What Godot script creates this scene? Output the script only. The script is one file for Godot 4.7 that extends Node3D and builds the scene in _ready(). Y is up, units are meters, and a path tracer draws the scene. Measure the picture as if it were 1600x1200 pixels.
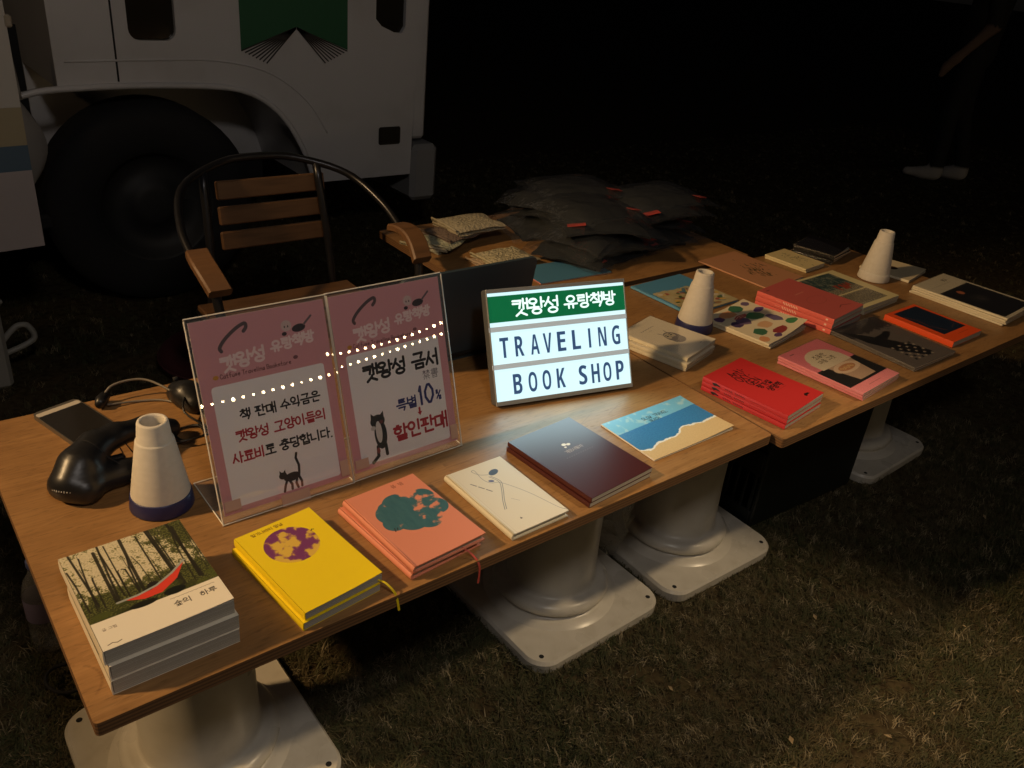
extends Node3D
# A night market book stall: plywood boards on white pedestals, stacks of books, a lit letter board, a van behind.

const TOP := 0.55            # height of the table tops
var rng := RandomNumberGenerator.new()
var taken := {}
var M := {}

# ------------------------------------------------------------------ naming
func numbered(called: String) -> String:
	var n: int = taken.get(called, -1) + 1
	taken[called] = n
	return called if n == 0 else "%s_%03d" % [called, n]

func tag(o: Node, label: String, category: String, group := "", kind := "") -> void:
	if label: o.set_meta("label", label)
	if category: o.set_meta("category", category)
	if group: o.set_meta("group", group)
	if kind: o.set_meta("kind", kind)

func thing(called: String, label: String, category: String, at := Vector3.ZERO, turn := 0.0, group := "") -> Node3D:
	var o := Node3D.new()
	o.name = numbered(called)
	add_child(o)
	o.position = at
	o.rotation_degrees.y = turn
	tag(o, label, category, group)
	return o

func put(called: String, st: SurfaceTool, m: Material, parent: Node = null) -> MeshInstance3D:
	var o := MeshInstance3D.new()
	st.generate_normals()
	o.mesh = st.commit()
	o.material_override = m
	o.name = numbered(called) if parent == null else called
	if parent == null: add_child(o)
	else: parent.add_child(o, true)
	return o

func put_mesh(called: String, mesh: Mesh, m: Material, parent: Node) -> MeshInstance3D:
	var o := MeshInstance3D.new()
	o.mesh = mesh
	o.material_override = m
	o.name = called
	parent.add_child(o, true)
	return o

# ------------------------------------------------------------------ materials
func mat(c: Color, rough := 0.7, metal := 0.0, spec := 0.5) -> StandardMaterial3D:
	var m := StandardMaterial3D.new()
	m.albedo_color = c.linear_to_srgb()
	m.roughness = rough
	m.metallic = metal
	m.metallic_specular = spec
	return m

func texmat(tex: Texture2D, rough := 0.6, spec := 0.5) -> StandardMaterial3D:
	var m := mat(Color(1, 1, 1), rough, 0.0, spec)
	m.albedo_texture = tex
	m.texture_repeat = false
	return m

func clear(alpha: float, c := Color(1, 1, 1), rough := 0.03) -> StandardMaterial3D:
	var m := mat(c, rough)
	m.transparency = BaseMaterial3D.TRANSPARENCY_ALPHA
	m.albedo_color.a = alpha
	return m

func noise_tex(freq: float, ramp: Array, size := 512, seed_ := 1, octaves := 4, kind := FastNoiseLite.TYPE_SIMPLEX_SMOOTH) -> NoiseTexture2D:
	var n := FastNoiseLite.new()
	n.noise_type = kind
	n.seed = seed_
	n.frequency = freq
	n.fractal_octaves = octaves
	var t := NoiseTexture2D.new()
	t.width = size
	t.height = size
	t.seamless = true
	t.noise = n
	if ramp.size():
		var g := Gradient.new()
		g.offsets = PackedFloat32Array(range(ramp.size()).map(func(i): return float(i) / (ramp.size() - 1)))
		g.colors = PackedColorArray(ramp.map(func(c): return (c as Color).linear_to_srgb()))
		t.color_ramp = g
	return t

func bump_tex(freq: float, strength := 4.0, seed_ := 3, size := 512, octaves := 4) -> NoiseTexture2D:
	var t := noise_tex(freq, [], size, seed_, octaves)
	t.as_normal_map = true
	t.bump_strength = strength
	return t

func triplanar(m: StandardMaterial3D, s: Vector3, world := false) -> StandardMaterial3D:
	m.uv1_triplanar = true
	m.uv1_world_triplanar = world
	m.uv1_scale = s
	m.texture_repeat = true
	return m

# ------------------------------------------------------------------ geometry
func tool(smooth := false) -> SurfaceTool:
	var st := SurfaceTool.new()
	st.begin(Mesh.PRIMITIVE_TRIANGLES)
	st.set_smooth_group(0 if smooth else -1)
	return st

func tri(st: SurfaceTool, a: Vector3, b: Vector3, c: Vector3) -> void:
	st.add_vertex(a); st.add_vertex(b); st.add_vertex(c)

func quad(st: SurfaceTool, a: Vector3, b: Vector3, c: Vector3, d: Vector3) -> void:
	tri(st, a, b, c); tri(st, a, c, d)

func quad_uv(st: SurfaceTool, p: Array, uv: Array) -> void:
	for i in [0, 1, 2, 0, 2, 3]:
		st.set_uv(uv[i])
		st.add_vertex(p[i])

func cbox(st: SurfaceTool, c: Vector3, s: Vector3, ch := 0.002, b := Basis()) -> void:   # a box with chamfered edges
	var h := s / 2.0
	ch = minf(ch, minf(h.x, minf(h.y, h.z)) * 0.95)
	var v := func(sx: int, sy: int, sz: int, axis: int) -> Vector3:
		var p := Vector3(sx * (h.x - (0.0 if axis == 0 else ch)), sy * (h.y - (0.0 if axis == 1 else ch)), sz * (h.z - (0.0 if axis == 2 else ch)))
		return c + b * p
	var sg := [-1, 1]
	for s1 in sg:
		var flip: bool = s1 < 0
		var f := [
			[v.call(s1, -1, -1, 0), v.call(s1, 1, -1, 0), v.call(s1, 1, 1, 0), v.call(s1, -1, 1, 0)],
			[v.call(-1, s1, -1, 1), v.call(-1, s1, 1, 1), v.call(1, s1, 1, 1), v.call(1, s1, -1, 1)],
			[v.call(-1, -1, s1, 2), v.call(1, -1, s1, 2), v.call(1, 1, s1, 2), v.call(-1, 1, s1, 2)]]
		for q in f:
			if flip: quad(st, q[0], q[1], q[2], q[3])
			else: quad(st, q[3], q[2], q[1], q[0])
		for s2 in sg:
			var e := [
				[v.call(s1, s2, -1, 0), v.call(s1, s2, 1, 0), v.call(s1, s2, 1, 1), v.call(s1, s2, -1, 1)],
				[v.call(-1, s1, s2, 1), v.call(1, s1, s2, 1), v.call(1, s1, s2, 2), v.call(-1, s1, s2, 2)],
				[v.call(s2, -1, s1, 2), v.call(s2, 1, s1, 2), v.call(s2, 1, s1, 0), v.call(s2, -1, s1, 0)]]
			for q in e:
				if s1 * s2 > 0: quad(st, q[3], q[2], q[1], q[0])
				else: quad(st, q[0], q[1], q[2], q[3])
			for s3 in sg:
				if s1 * s2 * s3 > 0: tri(st, v.call(s1, s2, s3, 2), v.call(s1, s2, s3, 1), v.call(s1, s2, s3, 0))
				else: tri(st, v.call(s1, s2, s3, 0), v.call(s1, s2, s3, 1), v.call(s1, s2, s3, 2))

func tube(st: SurfaceTool, pts: Array, r, seg := 8, closed := false) -> void:
	var n := pts.size()
	var rings := []
	var side := Vector3.ZERO
	for i in n:
		var d: Vector3
		if closed: d = pts[(i + 1) % n] - pts[(i + n - 1) % n]
		else: d = pts[mini(i + 1, n - 1)] - pts[maxi(i - 1, 0)]
		d = d.normalized()
		if side == Vector3.ZERO:
			side = d.cross(Vector3.UP if absf(d.y) < 0.9 else Vector3.RIGHT).normalized()
		side = (side - d * side.dot(d)).normalized()
		var up := d.cross(side)
		var rr: float = r[i] if r is Array else r
		var ring := []
		for k in seg:
			var a := TAU * k / seg
			ring.append(pts[i] + (side * cos(a) + up * sin(a)) * rr)
		rings.append(ring)
	for i in (n if closed else n - 1):
		for k in seg:
			var k2 := (k + 1) % seg
			quad(st, rings[i][k], rings[i][k2], rings[(i + 1) % n][k2], rings[(i + 1) % n][k])
	if not closed:
		for k in seg:
			tri(st, pts[0], rings[0][(k + 1) % seg], rings[0][k])
			tri(st, pts[n - 1], rings[n - 1][k], rings[n - 1][(k + 1) % seg])

func curve(pts: Array, steps := 6, closed := false) -> Array:   # Catmull-Rom through the points
	var out := []
	var n := pts.size()
	for i in (n if closed else n - 1):
		var p0: Vector3 = pts[(i + n - 1) % n] if closed else pts[maxi(i - 1, 0)]
		var p1: Vector3 = pts[i]
		var p2: Vector3 = pts[(i + 1) % n]
		var p3: Vector3 = pts[(i + 2) % n] if closed else pts[mini(i + 2, n - 1)]
		for k in steps:
			out.append(p1.cubic_interpolate(p2, p0, p3, float(k) / steps))
	if not closed: out.append(pts[n - 1])
	return out

func lathe(st: SurfaceTool, prof: Array, seg := 40, at := Vector3.ZERO) -> void:
	for i in prof.size() - 1:
		for k in seg:
			var a0 := TAU * k / seg
			var a1 := TAU * (k + 1) / seg
			var p := func(q: Vector2, a: float) -> Vector3: return at + Vector3(q.x * cos(a), q.y, q.x * sin(a))
			quad(st, p.call(prof[i], a0), p.call(prof[i], a1), p.call(prof[i + 1], a1), p.call(prof[i + 1], a0))

func prism(st: SurfaceTool, poly: PackedVector2Array, y0: float, y1: float, tr := Transform3D()) -> void:   # polygon in x,z raised along y
	if Geometry2D.is_polygon_clockwise(poly): poly.reverse()
	var idx := Geometry2D.triangulate_polygon(poly)
	for i in range(0, idx.size(), 3):
		var q := [poly[idx[i]], poly[idx[i + 1]], poly[idx[i + 2]]]
		tri(st, tr * Vector3(q[0].x, y1, q[0].y), tr * Vector3(q[1].x, y1, q[1].y), tr * Vector3(q[2].x, y1, q[2].y))
		tri(st, tr * Vector3(q[2].x, y0, q[2].y), tr * Vector3(q[1].x, y0, q[1].y), tr * Vector3(q[0].x, y0, q[0].y))
	for i in poly.size():
		var a := poly[i]
		var b := poly[(i + 1) % poly.size()]
		quad(st, tr * Vector3(a.x, y0, a.y), tr * Vector3(b.x, y0, b.y), tr * Vector3(b.x, y1, b.y), tr * Vector3(a.x, y1, a.y))

func round_rect(w: float, d: float, r: float, n := 5) -> PackedVector2Array:
	var p := PackedVector2Array()
	for c in [[1, 1, 0], [-1, 1, 1], [-1, -1, 2], [1, -1, 3]]:
		for k in n + 1:
			var a: float = PI / 2 * (c[2] + float(k) / n)
			p.append(Vector2(c[0] * (w / 2 - r) + r * cos(a), c[1] * (d / 2 - r) + r * sin(a)))
	return p

func sheet(st: SurfaceTool, nx: int, nz: int, f: Callable, thick := 0.0006) -> void:   # f(u, v) -> point; a bent sheet with uv and real thickness
	for i in nx:
		for j in nz:
			var uv := [Vector2(float(i) / nx, float(j) / nz), Vector2(float(i + 1) / nx, float(j) / nz), Vector2(float(i + 1) / nx, float(j + 1) / nz), Vector2(float(i) / nx, float(j + 1) / nz)]
			var p := []
			var q := []
			for t in uv:
				p.append(f.call(t.x, t.y))
				q.append(f.call(t.x, t.y) - Vector3(0, thick, 0))
			st.set_smooth_group(0)
			quad_uv(st, [p[0], p[1], p[2], p[3]], uv)
			st.set_smooth_group(1)
			quad_uv(st, [q[3], q[2], q[1], q[0]], [uv[3], uv[2], uv[1], uv[0]])
			st.set_smooth_group(-1)
			if j == 0: quad_uv(st, [q[0], q[1], p[1], p[0]], [uv[0], uv[1], uv[1], uv[0]])
			if j == nz - 1: quad_uv(st, [p[3], p[2], q[2], q[3]], [uv[3], uv[2], uv[2], uv[3]])
			if i == 0: quad_uv(st, [p[0], p[3], q[3], q[0]], [uv[0], uv[3], uv[3], uv[0]])
			if i == nx - 1: quad_uv(st, [p[2], p[1], q[1], q[2]], [uv[2], uv[1], uv[1], uv[2]])

# a body out of tapered capsules, meshed as surface nets. bones: [a, b, ra, rb, colour]
func flesh(bones: Array, cell: float, k: float) -> ArrayMesh:
	var field := {}
	var add := {}
	for b in bones:
		var pad: float = maxf(b[2], b[3]) + cell * 2.5
		var lo: Vector3 = (b[0] as Vector3).min(b[1]) - Vector3.ONE * pad
		var hi: Vector3 = (b[0] as Vector3).max(b[1]) + Vector3.ONE * pad
		for x in range(floori(lo.x / cell), ceili(hi.x / cell) + 1):
			for y in range(floori(lo.y / cell), ceili(hi.y / cell) + 1):
				for z in range(floori(lo.z / cell), ceili(hi.z / cell) + 1):
					add[Vector3i(x, y, z)] = true
	for key in add:
		var p: Vector3 = Vector3(key) * cell
		var s := 0.0
		var near := 1e9
		var col := Color.BLACK
		for b in bones:
			var ab: Vector3 = b[1] - b[0]
			var t := clampf((p - b[0]).dot(ab) / maxf(ab.length_squared(), 1e-9), 0.0, 1.0)
			var d: float = p.distance_to(b[0] + ab * t) - lerpf(b[2], b[3], t)
			if d < near:
				near = d
				col = b[4]
			s += exp(-d / k)
		field[key] = [-k * log(maxf(s, 1e-30)), col]
	var verts := {}
	var corners := []
	for i in 8: corners.append(Vector3i(i & 1, (i >> 1) & 1, (i >> 2) & 1))
	for key in field:
		var inside := 0
		var vals := []
		var ok := true
		for c in corners:
			var q = field.get(key + c)
			if q == null:
				ok = false
				break
			vals.append(q[0])
			if q[0] < 0.0: inside += 1
		if not ok or inside == 0 or inside == 8: continue
		var sum := Vector3.ZERO
		var n := 0
		for e in [[0, 1], [2, 3], [4, 5], [6, 7], [0, 2], [1, 3], [4, 6], [5, 7], [0, 4], [1, 5], [2, 6], [3, 7]]:
			var a: float = vals[e[0]]
			var b2: float = vals[e[1]]
			if (a < 0.0) != (b2 < 0.0):
				sum += Vector3(corners[e[0]]).lerp(Vector3(corners[e[1]]), a / (a - b2))
				n += 1
		verts[key] = [(Vector3(key) + sum / n) * cell, field[key][1]]
	var st := tool(true)
	for key in verts:
		for ax in 3:
			var step := Vector3i(1 if ax == 0 else 0, 1 if ax == 1 else 0, 1 if ax == 2 else 0)
			if not field.has(key + step): continue
			var f0: float = field[key][0]
			var f1: float = field[key + step][0]
			if (f0 < 0.0) == (f1 < 0.0): continue
			var u := Vector3i(1 if ax == 1 else 0, 1 if ax == 2 else 0, 1 if ax == 0 else 0)
			var v := Vector3i(1 if ax == 2 else 0, 1 if ax == 0 else 0, 1 if ax == 1 else 0)
			var q := [verts.get(key), verts.get(key - u), verts.get(key - u - v), verts.get(key - v)]
			if q.has(null): continue
			if f0 < 0.0: q.reverse()
			for i in [0, 1, 2, 0, 2, 3]:
				st.set_color(q[i][1])
				st.add_vertex(q[i][0])
	st.index()
	st.generate_normals()
	return st.commit()

# ------------------------------------------------------------------ print: a small canvas and a stroke alphabet
const JAMO := {
	"ㄱ": "01 91 79", "ㄴ": "11 18 98", "ㄷ": "91 11 18 98", "ㄹ": "01 91 94 14 18 98", "ㅁ": "11 91 98 18 11", "ㅂ": "10 19 99 90/14 94", "ㅅ": "50 43 09/44 99", "ㅇ": "o",
	"ㅈ": "11 91 53 09/54 99", "ㅊ": "40 60/12 92 54 09/55 99", "ㅋ": "01 91 79/04 84", "ㅌ": "91 11 18 98/14 84", "ㅍ": "01 91/08 98/31 38/61 68", "ㅎ": "40 60/02 92/q",
	"ㄲ": "01 41 38/51 91 88", "ㄸ": "41 11 18 48/91 61 68 98", "ㅃ": "10 19 49 40/14 44/60 69 99 90/64 94", "ㅆ": "30 09/23 49/70 49/63 99", "ㅉ": "01 41 09/24 49/51 91 59/74 99",
	"ㅏ": "40 49/44 94", "ㅐ": "20 29/80 89/24 84", "ㅑ": "40 49/43 93/46 96", "ㅒ": "20 29/80 89/23 83/26 86", "ㅓ": "60 69/04 64", "ㅔ": "50 59/90 99/04 54", "ㅕ": "60 69/03 63/06 66", "ㅖ": "50 59/90 99/03 53/06 56",
	"ㅗ": "09 99/50 59", "ㅛ": "09 99/30 39/60 69", "ㅜ": "02 92/52 59", "ㅠ": "02 92/32 39/62 69", "ㅡ": "05 95", "ㅣ": "50 59"}
const LATIN := {
	"A": "09 50 99/26 76", "O": "30 60 93 96 69 39 06 03 30", "X": "00 99/90 09", "Y": "00 55 90/55 59", "G": "92 60 30 03 06 39 69 96 95 55", "E": "90 00 09 99/05 75", "N": "09 00 99 90", "C": "92 60 30 03 06 39 69 97", "T": "00 90/50 59", "B": "00 09 69 97 95 65 05/65 83 81 60 00",
	"S": "91 60 20 02 14 75 96 79 29 08", "L": "00 09 99", "W": "00 29 54 79 90", "R": "09 00 70 92 74 04/54 99", "H": "00 09/90 99/05 95", "I": "50 59", "P": "09 00 70 92 74 04", "K": "00 09/90 05/35 99", "V": "00 59 90", "M": "09 00 55 90 99", "D": "00 60 93 96 69 09 00", "-": "25 75", ".": "49 59",
	"a": "84 89/84 44 16 18 39 69 86", "b": "10 19 69 97 95 64 14", "e": "16 86 84 64 34 16 38 59 88", "f": "80 50 41 49/14 74", "g": "84 89 69 29/84 44 16 18 48 86", "i": "54 59/51 52", "k": "10 19/84 16/46 89", "l": "50 59", "n": "14 19/16 44 74 86 89", "o": "34 64 86 88 69 39 18 16 34",
	"r": "24 29/26 54 74", "s": "84 34 15 36 76 87 68 18", "t": "40 48 59 79/14 74", "u": "14 18 39 69 86/84 89", "v": "04 49 84", "c": "84 44 16 18 39 89", "1": "22 50 59", "0": "40 60 93 96 69 49 16 13 40", "%": "18 91/10 30 33 13 10/66 96 99 69 66"}

class Canvas:
	var im: Image
	var w: int
	var h: int
	func _init(w_: int, h_: int, c: Color) -> void:
		w = w_; h = h_
		im = Image.create(w, h, false, Image.FORMAT_RGB8)
		im.fill(c)
	func dot(x: int, y: int, c: Color, a: float) -> void:
		if a > 0.01 and x >= 0 and y >= 0 and x < w and y < h:
			im.set_pixel(x, y, im.get_pixel(x, y).lerp(c, minf(a, 1.0)))
	func seg(a: Vector2, b: Vector2, r: float, c: Color, alpha := 1.0) -> void:
		var ab := b - a
		var l := maxf(ab.length_squared(), 1e-6)
		for y in range(floori(minf(a.y, b.y) - r - 1), ceili(maxf(a.y, b.y) + r + 1) + 1):
			for x in range(floori(minf(a.x, b.x) - r - 1), ceili(maxf(a.x, b.x) + r + 1) + 1):
				var p := Vector2(x, y)
				var t := clampf((p - a).dot(ab) / l, 0.0, 1.0)
				dot(x, y, c, clampf(r + 0.5 - p.distance_to(a + ab * t), 0.0, 1.0) * alpha)
	func line(pts: Array, r: float, c: Color, alpha := 1.0) -> void:
		for i in pts.size() - 1: seg(pts[i], pts[i + 1], r, c, alpha)
	func rect(x0: float, y0: float, x1: float, y1: float, c: Color) -> void:
		im.fill_rect(Rect2i(int(x0), int(y0), int(x1 - x0), int(y1 - y0)), c)
	func ell(cx: float, cy: float, rx: float, ry: float, c: Color, rot := 0.0, alpha := 1.0) -> void:
		var m := maxf(rx, ry) + 2
		for y in range(int(cy - m), int(cy + m) + 1):
			for x in range(int(cx - m), int(cx + m) + 1):
				var p := Vector2(x - cx, y - cy).rotated(-rot)
				var d := sqrt(p.x * p.x / (rx * rx) + p.y * p.y / (ry * ry))
				dot(x, y, c, clampf((1.0 - d) * minf(rx, ry) + 0.5, 0.0, 1.0) * alpha)
	func poly(pts: PackedVector2Array, c: Color, alpha := 1.0) -> void:
		var lo := pts[0]
		var hi := pts[0]
		for p in pts:
			lo = lo.min(p); hi = hi.max(p)
		for y in range(int(lo.y), int(hi.y) + 1):
			for x in range(int(lo.x), int(hi.x) + 1):
				if Geometry2D.is_point_in_polygon(Vector2(x, y), pts): dot(x, y, c, alpha)
	func tex() -> ImageTexture:
		return ImageTexture.create_from_image(im)

func strokes(cv: Canvas, code: String, x: float, y: float, w: float, h: float, r: float, c: Color) -> void:
	for s in code.split("/"):
		if s == "o" or s == "q":
			var pts := []
			var y0 := y if s == "o" else y + h * 0.36
			var hh := h if s == "o" else h * 0.64
			for k in 17: pts.append(Vector2(x + w * (0.5 + 0.44 * cos(TAU * k / 16)), y0 + hh * (0.5 + 0.46 * sin(TAU * k / 16))))
			cv.line(pts, r, c)
		else:
			var pts := []
			for p in s.split(" "): pts.append(Vector2(x + w * float(p[0]) / 9.0, y + h * float(p[1]) / 9.0))
			cv.line(pts, r, c)

func write(cv: Canvas, text: String, x: float, y: float, size: float, r: float, c: Color, gap := 0.08, slope := 0.0) -> float:
	var ini := "ㄱㄲㄴㄷㄸㄹㅁㅂㅃㅅㅆㅇㅈㅉㅊㅋㅌㅍㅎ"
	var med := ["ㅏ", "ㅐ", "ㅑ", "ㅒ", "ㅓ", "ㅔ", "ㅕ", "ㅖ", "ㅗ", "ㅗㅏ", "ㅗㅐ", "ㅗㅣ", "ㅛ", "ㅜ", "ㅜㅓ", "ㅜㅔ", "ㅜㅣ", "ㅠ", "ㅡ", "ㅡㅣ", "ㅣ"]
	var fin := ["", "ㄱ", "ㄲ", "ㄱㅅ", "ㄴ", "ㄴㅈ", "ㄴㅎ", "ㄷ", "ㄹ", "ㄹㄱ", "ㄹㅁ", "ㄹㅂ", "ㄹㅅ", "ㄹㅌ", "ㄹㅍ", "ㄹㅎ", "ㅁ", "ㅂ", "ㅂㅅ", "ㅅ", "ㅆ", "ㅇ", "ㅈ", "ㅊ", "ㅋ", "ㅌ", "ㅍ", "ㅎ"]
	for ch in text:
		var code := ch.unicode_at(0)
		var s := size
		if code >= 0xAC00 and code < 0xD7A4:
			var n := code - 0xAC00
			var v: String = med[(n % 588) / 28]
			var f: String = fin[n % 28]
			var i: String = ini[n / 588]
			var b := []
			if v.length() == 2:
				b = [[i, 0.04, 0.04, 0.52, 0.32], [v[0], 0.02, 0.38, 0.62, 0.2], [v[1], 0.68, 0.0, 0.32, 0.6], [f, 0.2, 0.66, 0.62, 0.32]] if f else [[i, 0.05, 0.08, 0.52, 0.45], [v[0], 0.0, 0.55, 0.66, 0.3], [v[1], 0.7, 0.0, 0.3, 1.0]]
			elif "ㅗㅛㅜㅠㅡ".contains(v):
				b = [[i, 0.2, 0.0, 0.6, 0.33], [v, 0.02, 0.38, 0.96, 0.22], [f, 0.2, 0.68, 0.6, 0.31]] if f else [[i, 0.18, 0.06, 0.64, 0.46], [v, 0.02, 0.58, 0.96, 0.36]]
			else:
				b = [[i, 0.04, 0.04, 0.5, 0.5], [v, 0.6, 0.0, 0.38, 0.6], [f, 0.22, 0.66, 0.64, 0.33]] if f else [[i, 0.04, 0.12, 0.5, 0.74], [v, 0.6, 0.0, 0.38, 1.0]]
			for q in b: strokes(cv, JAMO[q[0]], x + q[1] * s, y + q[2] * s, q[3] * s, q[4] * s, r, c)
			x += s * (1.0 + gap)
		elif ch == " ":
			x += s * 0.42
		elif LATIN.has(ch):
			var lw := s * (0.25 if ".iIl1-".contains(ch) else 0.55)
			strokes(cv, LATIN[ch], x, y, lw, s, r, c)
			x += lw + s * gap * 2.0
		y += slope * s
	return x

# ------------------------------------------------------------------ the printed covers
func grain(w: int, h: int, freq: float, seed_: int, sx := 1.0, sy := 1.0) -> Image:
	var n := FastNoiseLite.new()
	n.seed = seed_
	n.frequency = freq
	n.fractal_octaves = 4
	var im := n.get_image(maxi(2, int(w * sx)), maxi(2, int(h * sy)), false, false, false)
	im.resize(w, h, Image.INTERPOLATE_CUBIC)
	return im

func forest_cover() -> Texture2D:
	var w := 300
	var h := 366
	var cv := Canvas.new(w, h, Color(0.93, 0.9, 0.82))
	var cut := int(h * 0.74)
	var a := grain(w, cut, 0.03, 4)
	var b := grain(w, cut, 0.14, 9)
	for y in cut:
		for x in w:
			var t := float(y) / cut
			var u := float(x) / w
			var f := b.get_pixel(x, y).r
			var c := Color(0.9, 0.86, 0.74).lerp(Color(0.72, 0.68, 0.55), f)
			# leaves: upper right and along the bottom
			var much := maxf(smoothstep(0.5, 1.0, u) * smoothstep(0.75, 0.1, t), smoothstep(0.5, 0.85, t)) + 0.22
			var leaf := smoothstep(0.62, 0.74, a.get_pixel(x, y).r * 0.5 + f * 0.45 + much * 0.4)
			c = c.lerp(Color(0.21, 0.22, 0.12).lerp(Color(0.4, 0.41, 0.22), smoothstep(0.4, 0.65, f)), leaf)
			cv.im.set_pixel(x, y, c)
	rng.seed = 12
	for i in 26:   # trunks
		var x := rng.randf_range(0, w)
		var r := rng.randf_range(0.6, 2.2) if i > 6 else rng.randf_range(2.5, 6.0)
		var top := rng.randf_range(-10, 30) if i < 14 else rng.randf_range(30, 120)
		var lean := rng.randf_range(-14, 14)
		cv.line([Vector2(x + lean, top), Vector2(x + lean * 0.4, cut * 0.45), Vector2(x, cut * rng.randf_range(0.78, 0.95))], r, Color(0.16, 0.15, 0.12), 0.88)
	for i in 18:   # the low scrub
		cv.ell(rng.randf_range(0, w), rng.randf_range(cut * 0.86, cut + 2), rng.randf_range(10, 30), rng.randf_range(5, 12), Color(0.19, 0.2, 0.11).lerp(Color(0.33, 0.36, 0.16), rng.randf()), 0.0, 0.7)
	cv.rect(0, cut, w, h, Color(0.93, 0.9, 0.82))
	cv.ell(152, cut - 42, 21, 14, Color(0.12, 0.12, 0.1), 0.1)
	cv.ell(160, cut - 58, 14, 12, Color(0.15, 0.14, 0.12), 0.2)
	cv.poly(PackedVector2Array([Vector2(88, cut - 38), Vector2(150, cut - 44), Vector2(196, cut - 66), Vector2(250, cut - 104), Vector2(216, cut - 52), Vector2(170, cut - 22), Vector2(128, cut - 20)]), Color(0.86, 0.27, 0.2))
	cv.line([Vector2(70, cut - 40), Vector2(120, cut - 42), Vector2(165, cut - 52), Vector2(210, cut - 76), Vector2(252, cut - 108)], 3.2, Color(0.62, 0.64, 0.62))
	cv.ell(196, cut - 12, 26, 13, Color(0.1, 0.11, 0.09))
	cv.ell(120, cut - 6, 32, 10, Color(0.12, 0.12, 0.09))
	write(cv, "숲의", 178, cut + 26, 19, 1.0, Color(0.2, 0.18, 0.15))
	write(cv, "하루", 240, cut + 26, 19, 1.0, Color(0.2, 0.18, 0.15))
	for i in 30: cv.seg(Vector2(176 + i * 3.6, cut + 13), Vector2(178 + i * 3.6, cut + 13 + (i % 3)), 0.6, Color(0.5, 0.46, 0.4))
	write(cv, "글 그림", 16, cut + 26, 9, 0.5, Color(0.55, 0.5, 0.44))
	cv.line([Vector2(14, h - 14), Vector2(24, h - 17), Vector2(34, h - 13), Vector2(44, h - 16)], 1.0, Color(0.4, 0.36, 0.3))
	return cv.tex()

func yellow_cover() -> Texture2D:
	var w := 240
	var h := 366
	var cv := Canvas.new(w, h, Color(0.95, 0.84, 0.1))
	var a := grain(w, h, 0.022, 21)
	for y in range(36, 192):
		for x in range(30, 196):
			var p := Vector2(x - 113, y - 114)
			if p.length() < 77:
				var v := a.get_pixel(x, y).r + 0.16 * sin((x + y * 0.6) * 0.05) + 0.1 * p.y / 77.0
				var halftone := 0.08 * sin(x * 2.1) * sin(y * 2.1)
				cv.im.set_pixel(x, y, Color(0.47, 0.22, 0.42).lerp(Color(0.86, 0.72, 0.3), smoothstep(0.42, 0.56, v + halftone)))
	write(cv, "일기나라의 앞날", 40, 12, 13, 0.9, Color(0.55, 0.43, 0.06), 0.02)
	cv.line([Vector2(186, 96), Vector2(191, 90), Vector2(196, 93)], 1.2, Color(0.1, 0.08, 0.06))
	return cv.tex()

func cloud_cover() -> Texture2D:
	var w := 250
	var h := 366
	var cv := Canvas.new(w, h, Color(0.87, 0.55, 0.44))
	var a := grain(w, h, 0.016, 33)
	for q in [[86, 118, 40], [120, 96, 42], [158, 112, 46], [184, 100, 30], [70, 150, 28], [112, 158, 42], [146, 176, 36], [188, 148, 32], [92, 100, 30]]:
		q = [int((q[0] - 125) * 1.28 + 130), int((q[1] - 130) * 1.28 + 152), int(q[2] * 1.28)]
		for y in range(q[1] - q[2], q[1] + q[2]):
			for x in range(q[0] - q[2], q[0] + q[2]):
				var d: float = q[2] - Vector2(x - q[0], y - q[1]).length()
				if d > 0.0:
					var t := smoothstep(0.3, 0.5, a.get_pixel(x, y).r + (0.2 if x < 140 else -0.02))
					cv.dot(x, y, Color(0.2, 0.37, 0.42).lerp(Color(0.26, 0.44, 0.47), a.get_pixel((x * 3) % w, y).r), minf(d, 1.0) * t)
	write(cv, "봄 밤", 150, 14, 17, 0.9, Color(0.62, 0.36, 0.27), 0.2)
	cv.line([Vector2(46, 196), Vector2(41, 210)], 1.4, Color(0.2, 0.14, 0.12))
	cv.line([Vector2(55, 198), Vector2(50, 207)], 1.2, Color(0.2, 0.14, 0.12))
	return cv.tex()

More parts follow.
